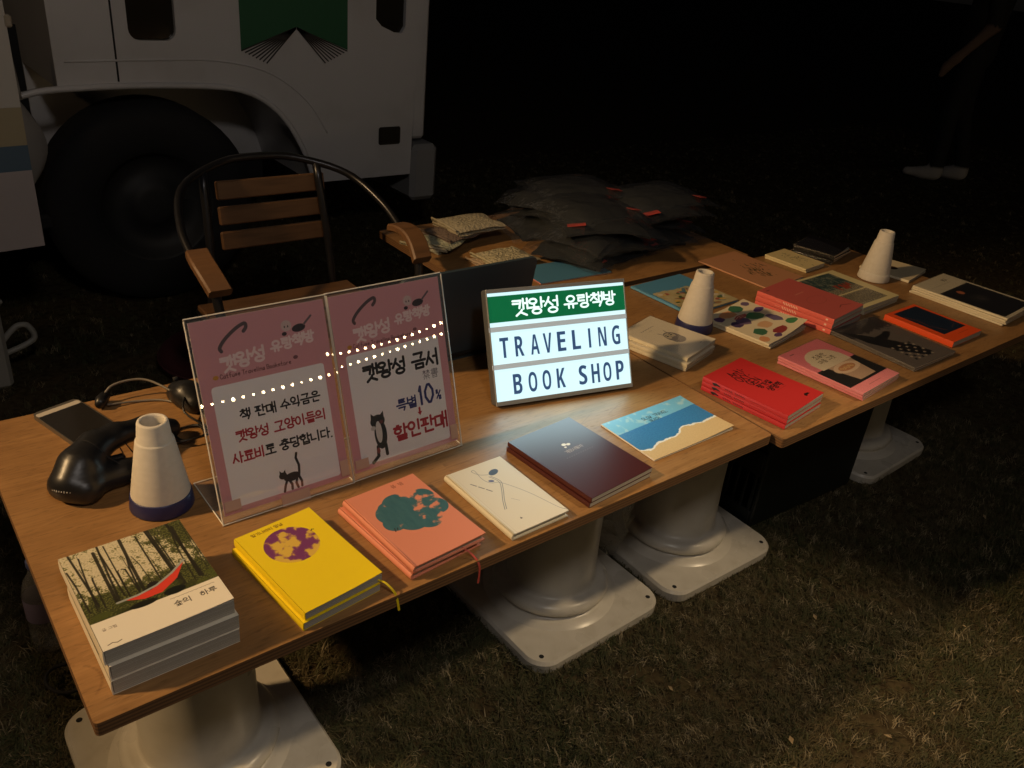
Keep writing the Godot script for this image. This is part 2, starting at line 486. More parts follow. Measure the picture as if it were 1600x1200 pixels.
func line_cover() -> Texture2D:
	var w := 230
	var h := 366
	var cv := Canvas.new(w, h, Color(0.88, 0.86, 0.79))
	var ink := Color(0.36, 0.38, 0.42)
	cv.rect(14, 0, 16, h, Color(0.83, 0.81, 0.74))
	cv.ell(150, 66, 22, 13, Color(0.25, 0.29, 0.38), -0.35)
	cv.ell(112, 104, 10, 6, Color(0.34, 0.37, 0.55), 0.5)
	var loop := []
	for p in curve([Vector3(132, 0, 72), Vector3(100, 0, 56), Vector3(86, 0, 28), Vector3(98, 0, 26), Vector3(92, 0, 80), Vector3(104, 0, 112), Vector3(136, 0, 130), Vector3(180, 0, 220), Vector3(212, 0, 330), Vector3(228, 0, 356)], 10): loop.append(Vector2(p.x, p.z))
	cv.line(loop, 0.7, ink, 0.75)
	for off in [0.0, 7.0]:
		var s := []
		for p in curve([Vector3(120 + off, 0, 80), Vector3(132 + off, 0, 120), Vector3(112 + off, 0, 160), Vector3(78 + off, 0, 210), Vector3(54 + off, 0, 252)], 8): s.append(Vector2(p.x, p.z))
		cv.line(s, 0.9, ink, 0.85)
	for i in 15: cv.seg(Vector2(40 + i * 2.8, 84 + i * 5), Vector2(43 + i * 2.8, 87 + i * 5), 1.5, Color(0.3, 0.3, 0.32), 0.0 if i % 5 == 4 else 0.9)
	for i in 6: cv.seg(Vector2(110 + i * 3, 216 + i * 4), Vector2(111 + i * 3, 218 + i * 4), 0.8, ink, 0.6)
	cv.poly(PackedVector2Array([Vector2(68, 316), Vector2(76, 316), Vector2(72, 308)]), Color(0.3, 0.27, 0.24))
	return cv.tex()

func maroon_cover() -> Texture2D:
	var w := 270
	var h := 366
	var cv := Canvas.new(w, h, Color(0.29, 0.13, 0.13))
	var c := Color(0.93, 0.88, 0.8)
	cv.ell(134, 112, 9, 7, c)
	cv.ell(148, 118, 8, 6, c)
	cv.ell(128, 126, 5, 4, c)
	write(cv, "계모서왕자", 106, 140, 15, 0.9, Color(0.7, 0.6, 0.52), 0.02)
	for i in 12: cv.seg(Vector2(88 + i * 10, 174), Vector2(91 + i * 10, 174), 1.0, Color(0.6, 0.48, 0.42), 0.9)
	return cv.tex()

func beach_cover() -> Texture2D:
	var w := 400
	var h := 256
	var cv := Canvas.new(w, h, Color(0.42, 0.67, 0.78))
	var a := grain(w, h, 0.02, 41)
	var b := grain(w, h, 0.12, 43)
	for y in h:
		for x in w:
			var n := a.get_pixel(x, y).r
			var f := b.get_pixel(x, y).r
			var shore := 152.0 + 12.0 * sin(x * 0.016 + 0.4) + 16.0 * (n - 0.5) - x * 0.035 + 7.0 * sin(x * 0.045)
			var c := Color(0.45, 0.7, 0.8).lerp(Color(0.62, 0.77, 0.8), smoothstep(0.55, 0.75, n))
			if y > 84 - x * 0.04: c = Color(0.17, 0.43, 0.64).lerp(Color(0.27, 0.53, 0.72), f)
			if y > shore + 30: c = Color(0.9, 0.9, 0.86)
			if y > shore + 36 + 4 * f: c = Color(0.78, 0.67, 0.48).lerp(Color(0.84, 0.73, 0.54), f)
			cv.im.set_pixel(x, y, c)
	write(cv, "SLOW", 150, 42, 15, 1.0, Color(0.14, 0.2, 0.24), 0.1)
	write(cv, "TRAVEL", 208, 42, 15, 1.0, Color(0.14, 0.2, 0.24), 0.1)
	write(cv, "BEACH", 168, 63, 13, 0.9, Color(0.14, 0.2, 0.24), 0.1)
	return cv.tex()

func red_cover() -> Texture2D:
	var w := 270
	var h := 366
	var cv := Canvas.new(w, h, Color(0.74, 0.17, 0.17))
	var k := Color(0.13, 0.05, 0.05)
	write(cv, "Anti-", 92, 42, 34, 2.2, k, 0.06)
	write(cv, "OXY-", 84, 82, 36, 2.2, k, 0.07)
	write(cv, "GEN", 98, 124, 34, 2.2, k, 0.08)
	write(cv, "평가절", 102, 166, 28, 2.0, k, 0.06)
	write(cv, "생명력", 118, 200, 30, 2.1, k, 0.06)
	for i in 14: cv.seg(Vector2(140 + i * 5, 240), Vector2(142 + i * 5, 240), 0.6, k, 0.6)
	cv.poly(PackedVector2Array([Vector2(192, 326), Vector2(204, 318), Vector2(222, 322), Vector2(226, 330), Vector2(206, 330), Vector2(196, 336)]), k)
	return cv.tex()

func red_spine() -> Texture2D:
	var cv := Canvas.new(366, 20, Color(0.74, 0.17, 0.17))
	var k := Color(0.13, 0.05, 0.05)
	cv.poly(PackedVector2Array([Vector2(44, 6), Vector2(60, 3), Vector2(76, 7), Vector2(84, 13), Vector2(66, 12), Vector2(54, 17), Vector2(46, 12)]), k)
	for i in 10: cv.seg(Vector2(100 + i * 9, 8), Vector2(106 + i * 9, 12), 1.4, k, 0.0 if i == 4 else 0.9)
	for i in 12: cv.seg(Vector2(210 + i * 6, 10), Vector2(213 + i * 6, 10), 0.8, k, 0.6)
	return cv.tex()

func salmon_spine() -> Texture2D:
	var cv := Canvas.new(366, 22, Color(0.9, 0.42, 0.37))
	var k := Color(0.97, 0.8, 0.72)
	for i in 4: cv.seg(Vector2(96 + i * 6, 11), Vector2(99 + i * 6, 11), 1.2, k, 0.7)
	for i in 6: cv.seg(Vector2(130 + i * 12, 7), Vector2(138 + i * 12, 15), 2.4, k, 0.9)
	cv.rect(330, 7, 340, 15, k)
	return cv.tex()

func stone_cover() -> Texture2D:   # pieces of colour on cream
	var w := 330
	var h := 300
	var cv := Canvas.new(w, h, Color(0.88, 0.83, 0.7))
	rng.seed = 5
	var cols := [Color(0.37, 0.27, 0.43), Color(0.84, 0.6, 0.42), Color(0.25, 0.44, 0.33), Color(0.43, 0.36, 0.47), Color(0.28, 0.52, 0.34), Color(0.83, 0.66, 0.5), Color(0.4, 0.37, 0.5), Color(0.58, 0.24, 0.24), Color(0.35, 0.28, 0.5), Color(0.29, 0.23, 0.37)]
	var spots := [[40, 50, 24, 18, 0], [116, 44, 44, 26, 1], [206, 30, 34, 26, 2], [60, 122, 30, 24, 9], [120, 116, 36, 28, 3], [216, 120, 46, 26, 4], [170, 190, 40, 22, 5], [292, 96, 32, 14, 8], [268, 180, 22, 32, 6], [180, 258, 44, 18, 7], [80, 214, 34, 22, 2], [290, 30, 22, 14, 3], [30, 262, 26, 20, 1], [290, 250, 30, 18, 4], [120, 276, 22, 12, 0]]
	for q in spots:
		var pts := PackedVector2Array()
		for k in 9:
			var a := TAU * k / 9.0
			var rr := rng.randf_range(0.78, 1.12)
			pts.append(Vector2(q[0] + 1.2 * q[2] * rr * cos(a), q[1] + 1.2 * q[3] * rr * sin(a)))
		cv.poly(pts, cols[q[4]])
	for i in 3: cv.line([Vector2(104 + i * 8, 86 + i * 7), Vector2(140, 76 + i * 10), Vector2(196 - i * 6, 84 + i * 6)], 3.0, Color(0.72, 0.27, 0.27))
	return cv.tex()

func pink_cover() -> Texture2D:
	var w := 280
	var h := 366
	var cv := Canvas.new(w, h, Color(0.86, 0.48, 0.52))
	cv.rect(0, 172, w, h, Color(0.07, 0.06, 0.06))
	cv.ell(142, 118, 96, 68, Color(0.85, 0.79, 0.68))
	cv.rect(38, 118, 244, 178, Color(0.85, 0.79, 0.68))
	cv.poly(PackedVector2Array([Vector2(70, 178), Vector2(238, 178), Vector2(214, 300), Vector2(100, 300)]), Color(0.72, 0.6, 0.5))
	cv.ell(150, 212, 82, 34, Color(0.85, 0.74, 0.62))
	cv.ell(150, 212, 54, 20, Color(0.72, 0.5, 0.33))
	for i in 9: cv.ell(112 + i * 9, 208 + (i % 3) * 5, 6, 4, Color(0.86, 0.72, 0.5))
	var k := Color(0.36, 0.29, 0.22)
	write(cv, "조용한", 96, 82, 26, 1.3, k)
	write(cv, "마음 그릇", 84, 118, 24, 1.3, k)
	cv.line([Vector2(40, 26), Vector2(62, 26)], 2.0, k)
	cv.rect(0, 314, w, h, Color(0.92, 0.56, 0.58))
	for i in 18: cv.seg(Vector2(90 + i * 5, 340), Vector2(93 + i * 5, 340), 0.9, Color(0.45, 0.25, 0.25), 0.7)
	return cv.tex()

func grey_cover() -> Texture2D:
	var w := 280
	var h := 366
	var cv := Canvas.new(w, h, Color(0.4, 0.37, 0.345))
	var a := grain(w, h, 0.03, 77)
	for y in h:
		for x in w:
			var n := a.get_pixel(x, y).r
			if y < 60 + 60 * n: cv.im.set_pixel(x, y, Color(0.2, 0.18, 0.17))
	var k := Color(0.05, 0.05, 0.05)
	cv.poly(PackedVector2Array([Vector2(20, 40), Vector2(70, 90), Vector2(120, 150), Vector2(180, 240), Vector2(200, 320), Vector2(150, 330), Vector2(80, 250), Vector2(30, 150)]), k)
	cv.poly(PackedVector2Array([Vector2(90, 130), Vector2(170, 120), Vector2(190, 140), Vector2(120, 170)]), k)
	cv.ell(184, 124, 20, 12, k)
	for r in 6:
		for s in 6:
			cv.rect(70 + s * 22, 220 + r * 20, 82 + s * 22, 230 + r * 20, Color(0.62, 0.57, 0.5) if (r + s) % 2 == 0 else k)
	return cv.tex()

func orange_cover() -> Texture2D:
	var w := 270
	var h := 366
	var cv := Canvas.new(w, h, Color(0.9, 0.33, 0.14))
	cv.rect(44, 20, 250, 292, Color(0.1, 0.15, 0.22))
	cv.line([Vector2(54, 70), Vector2(80, 130), Vector2(70, 200), Vector2(110, 270)], 1.4, Color(0.55, 0.3, 0.22))
	cv.line([Vector2(160, 268), Vector2(230, 240)], 1.2, Color(0.45, 0.3, 0.26))
	for i in 14: cv.seg(Vector2(120 + i * 7, 322), Vector2(124 + i * 7, 322), 1.2, Color(0.6, 0.2, 0.08), 0.8)
	return cv.tex()

func mono_cover() -> Texture2D:   # white and black, right end of the stall
	var w := 280
	var h := 366
	var cv := Canvas.new(w, h, Color(0.84, 0.8, 0.7))
	cv.rect(10, 104, w - 16, h - 14, Color(0.07, 0.06, 0.06))
	cv.ell(112, 142, 18, 16, Color(0.72, 0.42, 0.26))
	var a := grain(w, h, 0.06, 15)
	for y in range(160, 270):
		for x in range(60, 200):
			var p := Vector2((x - 128) / 62.0, (y - 214) / 42.0)
			if p.length() < 1.0: cv.dot(x, y, Color(0.55, 0.52, 0.48), 0.5 * a.get_pixel(x, y).r * (1.2 - p.length()))
	for i in 22: cv.seg(Vector2(30 + i * 8, 60), Vector2(34 + i * 8, 60), 0.8, Color(0.4, 0.37, 0.32), 0.7)
	write(cv, "밤길", 176, 28, 18, 1.0, Color(0.3, 0.27, 0.22))
	return cv.tex()

func street_cover() -> Texture2D:   # a photograph over cream
	var w := 280
	var h := 330
	var cv := Canvas.new(w, h, Color(0.82, 0.77, 0.58))
	var a := grain(w, h, 0.035, 61, 1.0, 0.5)
	var b := grain(w, h, 0.11, 63)
	for y in range(14, 306):
		for x in range(0, 226):
			var n := a.get_pixel(x, y).r
			var f := b.get_pixel(x, y).r
			var c := Color(0.16, 0.24, 0.25).lerp(Color(0.48, 0.49, 0.42), smoothstep(0.4, 0.66, n * 0.6 + f * 0.4))
			if y > 150: c = Color(0.3, 0.3, 0.26).lerp(Color(0.62, 0.58, 0.48), smoothstep(0.35, 0.6, f))
			if y > 118 and y < 172 and x > 90 and x < 200 and n > 0.5: c = Color(0.55, 0.25, 0.18)
			cv.im.set_pixel(x, y, c)
	cv.rect(0, 196, 226, 204, Color(0.82, 0.77, 0.58))
	for i in 9: cv.rect(20, 214 + i * 9, 200, 218 + i * 9, Color(0.38, 0.36, 0.3))
	return cv.tex()

func face_cover() -> Texture2D:
	var w := 270
	var h := 320
	var cv := Canvas.new(w, h, Color(0.86, 0.82, 0.73))
	var k := Color(0.42, 0.41, 0.42)
	cv.ell(150, 178, 42, 46, k)
	cv.ell(146, 164, 32, 26, Color(0.72, 0.68, 0.6))
	cv.ell(150, 204, 40, 28, Color(0.46, 0.45, 0.46))
	for s in [-1, 1]:
		cv.ell(146 + s * 15, 160, 7, 4, Color(0.2, 0.2, 0.2))
		cv.line([Vector2(146 + s * 24, 150), Vector2(146 + s * 8, 150)], 1.6, Color(0.25, 0.24, 0.23))
		cv.line([Vector2(146 + s * 20, 138), Vector2(146 + s * 26, 118)], 2.4, Color(0.5, 0.47, 0.42))
	cv.line([Vector2(146, 164), Vector2(143, 178), Vector2(150, 180)], 1.2, k)
	for i in 10: cv.seg(Vector2(70 + i * 11, 62), Vector2(76 + i * 11, 62 + (i % 2) * 3), 1.6, k, 0.8)
	for i in 4: cv.seg(Vector2(106 + i * 8, 82), Vector2(110 + i * 8, 82), 0.9, k, 0.7)
	cv.line([Vector2(190, 286), Vector2(200, 284)], 1.4, k)
	return cv.tex()

func picture_cover() -> Texture2D:   # the blue picture book
	var w := 280
	var h := 340
	var cv := Canvas.new(w, h, Color(0.33, 0.56, 0.7))
	var a := grain(w, h, 0.02, 51)
	for y in h:
		for x in w:
			var n := a.get_pixel(x, y).r
			if y > 95 + 50 * n and x > 12: cv.im.set_pixel(x, y, Color(0.76, 0.72, 0.58).lerp(Color(0.66, 0.6, 0.42), n))
	rng.seed = 8
	var cols := [Color(0.26, 0.36, 0.24), Color(0.62, 0.3, 0.26), Color(0.8, 0.66, 0.34), Color(0.3, 0.45, 0.55), Color(0.55, 0.42, 0.3), Color(0.82, 0.78, 0.7)]
	for i in 70: cv.ell(rng.randf_range(30, w - 20), rng.randf_range(130, h - 20), rng.randf_range(5, 20), rng.randf_range(4, 12), cols[i % 6], rng.randf_range(-1, 1), 0.85)
	return cv.tex()

func tan_cover() -> Texture2D:
	var w := 270
	var h := 366
	var cv := Canvas.new(w, h, Color(0.72, 0.52, 0.38))
	rng.seed = 19
	for i in 60:
		var p := Vector2(150, 210) + Vector2(rng.randfn(0, 34), rng.randfn(0, 44))
		cv.seg(p, p + Vector2(rng.randf_range(-12, 12), rng.randf_range(-26, 26)), rng.randf_range(1.0, 3.0), Color(0.14, 0.16, 0.09).lerp(Color(0.33, 0.3, 0.17), rng.randf()), 0.95)
	return cv.tex()

func cream_cover() -> Texture2D:
	var w := 240
	var h := 320
	var cv := Canvas.new(w, h, Color(0.82, 0.75, 0.55))
	rng.seed = 29
	for i in 40:
		var p := Vector2(140, 150) + Vector2(rng.randfn(0, 30), rng.randfn(0, 50))
		cv.seg(p, p + Vector2(rng.randf_range(-20, 20), rng.randf_range(-20, 20)), rng.randf_range(1.0, 4.0), Color(0.3, 0.28, 0.22).lerp(Color(0.5, 0.46, 0.34), rng.randf()), 0.8)
	return cv.tex()

func dot_cover() -> Texture2D:
	var cv := Canvas.new(240, 240, Color(0.84, 0.78, 0.64))
	cv.ell(120, 120, 24, 20, Color(0.22, 0.16, 0.12))
	return cv.tex()

func poster(which: int) -> Texture2D:
	var w := 640
	var h := 904
	var pink := Color(0.84, 0.6, 0.62)
	var cv := Canvas.new(w, h, pink)
	var paper := Color(0.95, 0.93, 0.93)
	# the white sheet, with rounded corners
	cv.rect(46, 318, 594, 862, paper)
	cv.rect(62, 302, 578, 878, paper)
	for c in [[62, 318], [578, 318], [62, 862], [578, 862]]: cv.ell(c[0], c[1], 16, 16, paper)
	# the head: hooked tail, name, little head and cat, line of Latin
	var tail := []
	for p in curve([Vector3(122, 0, 150), Vector3(118, 0, 132), Vector3(150, 0, 96), Vector3(206, 0, 58), Vector3(246, 0, 44), Vector3(250, 0, 62), Vector3(236, 0, 78)], 8): tail.append(Vector2(p.x, p.z))
	cv.line(tail, 8.0, Color(0.33, 0.27, 0.28))
	var pale := Color(0.93, 0.83, 0.82)
	write(cv, "캣왕성", 108, 176, 70, 6.0, pale, 0.02, -0.12)
	write(cv, "유랑책방", 348, 148, 54, 5.2, pale, 0.02, -0.08)
	cv.ell(438, 92, 26, 26, Color(0.82, 0.72, 0.7))
	cv.ell(430, 96, 3, 5, Color(0.3, 0.25, 0.25))
	cv.ell(446, 96, 3, 5, Color(0.3, 0.25, 0.25))
	cv.ell(498, 112, 34, 18, Color(0.2, 0.16, 0.17), -0.1)
	cv.ell(424, 128, 12, 9, Color(0.2, 0.16, 0.17))
	cv.line([Vector2(526, 100), Vector2(566, 66)], 5.0, Color(0.42, 0.36, 0.38))
	cv.ell(76, 262, 13, 10, Color(0.78, 0.55, 0.2))
	write(cv, "Catfuse Traveling Bookstore", 96, 252, 20, 1.3, Color(0.36, 0.2, 0.2), 0.06)
	cv.ell(460, 246, 12, 9, Color(0.5, 0.32, 0.34))
	var ink := Color(0.1, 0.09, 0.1)
	var red := Color(0.66, 0.13, 0.18)
	if which == 0:
		write(cv, "책 판매 수익금은", 152, 430, 50, 3.8, ink, 0.02)
		write(cv, "캣왕성 고양이들의", 118, 524, 52, 3.9, red, 0.02)
		var x := write(cv, "사료비", 82, 622, 51, 4.0, red, 0.02)
		write(cv, "로 충당합니다.", x, 622, 51, 4.0, ink, 0.02)
		# the walking cat
		var k := Color(0.17, 0.13, 0.11)
		cv.ell(346, 812, 42, 21, k, -0.06)
		cv.ell(302, 796, 20, 17, k)
		cv.poly(PackedVector2Array([Vector2(286, 792), Vector2(288, 768), Vector2(300, 782)]), k)
		cv.poly(PackedVector2Array([Vector2(304, 782), Vector2(316, 768), Vector2(318, 792)]), k)
		cv.line([Vector2(384, 802), Vector2(388, 764), Vector2(378, 726), Vector2(384, 704)], 6.0, k)
		for l in [[318, 822, 306, 848, 298, 874], [330, 826, 340, 850, 338, 872], [370, 822, 362, 848, 368, 872], [380, 818, 390, 846, 388, 870]]: cv.line([Vector2(l[0], l[1]), Vector2(l[2], l[3]), Vector2(l[4], l[5])], 6.0, k)
	else:
		write(cv, "캣왕성 금서", 128, 372, 84, 7.0, ink, 0.0)
		# two small Chinese characters in grey
		var g := Color(0.42, 0.4, 0.42)
		for s in [[2, 4, 18, 4], [10, 0, 10, 20], [9, 5, 2, 16], [11, 5, 18, 16], [22, 4, 38, 4], [30, 0, 30, 20], [29, 5, 22, 16], [31, 5, 38, 16], [8, 23, 32, 23], [3, 29, 37, 29], [20, 29, 20, 42], [12, 33, 5, 41], [28, 33, 35, 41]]:
			cv.seg(Vector2(470 + s[0] * 1.15, 474 + s[1] * 1.15), Vector2(470 + s[2] * 1.15, 474 + s[3] * 1.15), 1.6, g)
		for s in [[6, 3, 34, 3], [34, 3, 34, 13], [2, 8, 38, 8], [6, 13, 34, 13], [20, 0, 20, 22], [4, 18, 36, 18], [1, 23, 39, 23], [9, 27, 31, 27], [31, 27, 31, 42], [9, 27, 9, 42], [9, 34, 31, 34], [9, 42, 31, 42]]:
			cv.seg(Vector2(522 + s[0] * 1.15, 474 + s[1] * 1.15), Vector2(522 + s[2] * 1.15, 474 + s[3] * 1.15), 1.6, g)
		var blue := Color(0.16, 0.18, 0.42)
		write(cv, "특별", 290, 590, 62, 4.4, blue, 0.02)
		write(cv, "10", 430, 552, 96, 7.0, blue, 0.06)
		write(cv, "%", 538, 596, 50, 4.0, blue)
		cv.line([Vector2(424, 664), Vector2(424, 690)], 6.0, red)
		cv.poly(PackedVector2Array([Vector2(410, 684), Vector2(438, 684), Vector2(424, 704)]), red)
		write(cv, "할인판매", 252, 722, 84, 6.4, red, 0.0)
		# the cat on its hind legs, seen from behind
		var k := Color(0.15, 0.15, 0.14)
		cv.ell(168, 668, 42, 34, k)
		cv.ell(176, 740, 36, 78, k)
		cv.ell(168, 726, 18, 58, Color(0.84, 0.82, 0.8))
		cv.line([Vector2(150, 800), Vector2(146, 850), Vector2(112, 876)], 9.0, k)
		cv.line([Vector2(196, 800), Vector2(198, 852)], 9.0, k)
		cv.ell(138, 700, 14, 12, Color(0.78, 0.76, 0.74))
		cv.ell(188, 676, 12, 10, Color(0.4, 0.22, 0.2))
		cv.ell(150, 822, 10, 16, Color(0.5, 0.24, 0.22))
		cv.poly(PackedVector2Array([Vector2(130, 660), Vector2(134, 622), Vector2(156, 644)]), k)
		cv.poly(PackedVector2Array([Vector2(182, 642), Vector2(206, 622), Vector2(206, 660)]), k)
	return cv.tex()

func film() -> Texture2D:   # the green strip of the letter board
	var cv := Canvas.new(1024, 184, Color(0.03, 0.36, 0.21))
	write(cv, "캣왕성", 170, 34, 116, 7.4, Color(1, 1, 1), 0.0)
	write(cv, "유랑책방", 552, 36, 100, 7.0, Color(1, 1, 1), 0.0)
	return cv.tex()

# ------------------------------------------------------------------ books
var shapes := {}

func book(label: String, group: String, at: Vector3, turn: float, s: Vector3, cover: Material, plain: Material, opt := {}) -> Node3D:
	# s = width, thickness, depth; the spine is on the -x side
	var o := thing(opt.get("called", "book"), label, opt.get("category", "book"), at, turn, group)
	var hard: bool = opt.get("hard", false)
	var ct := 0.0022 if hard else 0.0005
	var lift: float = opt.get("lift", 0.002)
	var over := 0.003 if hard else 0.0
	var key := [s, hard, lift, opt.get("fore", 0.0)]
	if not shapes.has(key):
		var st := tool()
		cbox(st, Vector3(0.0006 - over * 0.5, s.y / 2, 0), Vector3(s.x - 0.0012 - over, s.y - 2 * ct - 0.0002, s.z - 2 * over - 0.0006), 0.0004)
		st.generate_normals()
		var pages := st.commit()
		st = tool(true)
		var lf := lift
		sheet(st, 8, 8, func(u: float, v: float) -> Vector3: return Vector3((u - 0.5) * s.x, s.y + lf * pow(u, 3.0) * (0.35 + 0.65 * pow(absf(v - 0.25) / 0.75, 2.0)), (v - 0.5) * s.z), ct)
		st.generate_normals()
		var front := st.commit()
		st = tool()
		cbox(st, Vector3(0, ct / 2 + 0.0001, 0), Vector3(s.x, ct, s.z), 0.0002)
		st.generate_normals()
		var back := st.commit()
		st = tool()
		var x0 := -s.x / 2 - (0.0016 if hard else 0.0006)
		var n := 6
		for i in n:
			var bulge := func(t: float) -> float: return (0.0025 if hard else 0.0006) * (1.0 - pow(2.0 * t - 1.0, 2.0))
			var t0 := float(i) / n
			var t1 := float(i + 1) / n
			var a := Vector3(x0 - bulge.call(t0), s.y * t0, 0)
			var b := Vector3(x0 - bulge.call(t1), s.y * t1, 0)
			var zz := Vector3(0, 0, s.z / 2)
			quad_uv(st, [b - zz, b + zz, a + zz, a - zz], [Vector2(0, 1 - t1), Vector2(1, 1 - t1), Vector2(1, 1 - t0), Vector2(0, 1 - t0)])
			var inn := Vector3(-s.x / 2 + 0.0004, 0, 0)
			for e in [-1, 1]: quad_uv(st, [a + zz * e, b + zz * e, Vector3(inn.x, b.y, 0) + zz * e, Vector3(inn.x, a.y, 0) + zz * e], [Vector2(0, 0), Vector2(0, 0.01), Vector2(0.01, 0.01), Vector2(0.01, 0)])
		st.generate_normals()
		shapes[key] = [pages, front, back, st.commit()]
	var sh: Array = shapes[key]
	put_mesh("page_block", sh[0], opt.get("pages", M.pages), o)
	put_mesh("front_cover", sh[1], cover, o)
	put_mesh("back_cover", sh[2], plain, o)
	put_mesh("spine", sh[3], opt.get("spine", plain), o)
	if hard:   # the hinge groove ridge along the spine
		var st2 := tool(true)
		tube(st2, [Vector3(-s.x / 2 + 0.001, s.y - 0.0004, -s.z / 2), Vector3(-s.x / 2 + 0.001, s.y - 0.0004, s.z / 2)], 0.0014, 6)
		put("spine_ridge", st2, plain, o)
	if opt.get("wrap", false):
		var st3 := tool()
		cbox(st3, Vector3(0, s.y / 2 + 0.0014, 0), Vector3(s.x + 0.005, s.y + 0.0022, s.z + 0.005), 0.0016)
		put("plastic_wrap", st3, M.wrap, o)
	if opt.has("ribbon"):
		var r: Array = opt.ribbon
		var st4 := tool()
		var pts := curve(r[1], 5)
		for i in pts.size() - 1:
			var side := Vector3(0.0016, 0, 0.0004)
			quad(st4, pts[i] - side, pts[i] + side, pts[i + 1] + side, pts[i + 1] - side)
			quad(st4, pts[i + 1] - side + Vector3(0, -0.0004, 0), pts[i + 1] + side + Vector3(0, -0.0004, 0), pts[i] + side + Vector3(0, -0.0004, 0), pts[i] - side + Vector3(0, -0.0004, 0))
		put("ribbon_marker", st4, r[0], o)
	return o

# a pile of copies of one book, bottom first; labels[] from the bottom up
func pile(labels: Array, group: String, at: Vector2, turn: float, w: float, d: float, t: float, cover: Material, plain: Material, opt := {}, y := TOP) -> void:
	for i in labels.size():
		var o2 := opt.duplicate()
		var last: bool = i == labels.size() - 1
		var off: Vector2 = Vector2.ZERO if last else Vector2(rng.randf_range(-0.004, 0.004), rng.randf_range(-0.004, 0.004)) * opt.get("loose", 1.0) + opt.get("shift", Vector2.ZERO) * minf(labels.size() - 1 - i, 1.0)
		if not last:
			o2.lift = 0.0004
			o2.erase("ribbon")
		book(labels[i], group if labels.size() > 1 else "", Vector3(at.x + off.x, y + 0.0003 + i * (t + 0.0009), at.y + off.y), turn + (0.0 if last else rng.randf_range(-1.6, 1.6) * opt.get("loose", 1.0)), Vector3(w, t, d), cover, plain, o2)

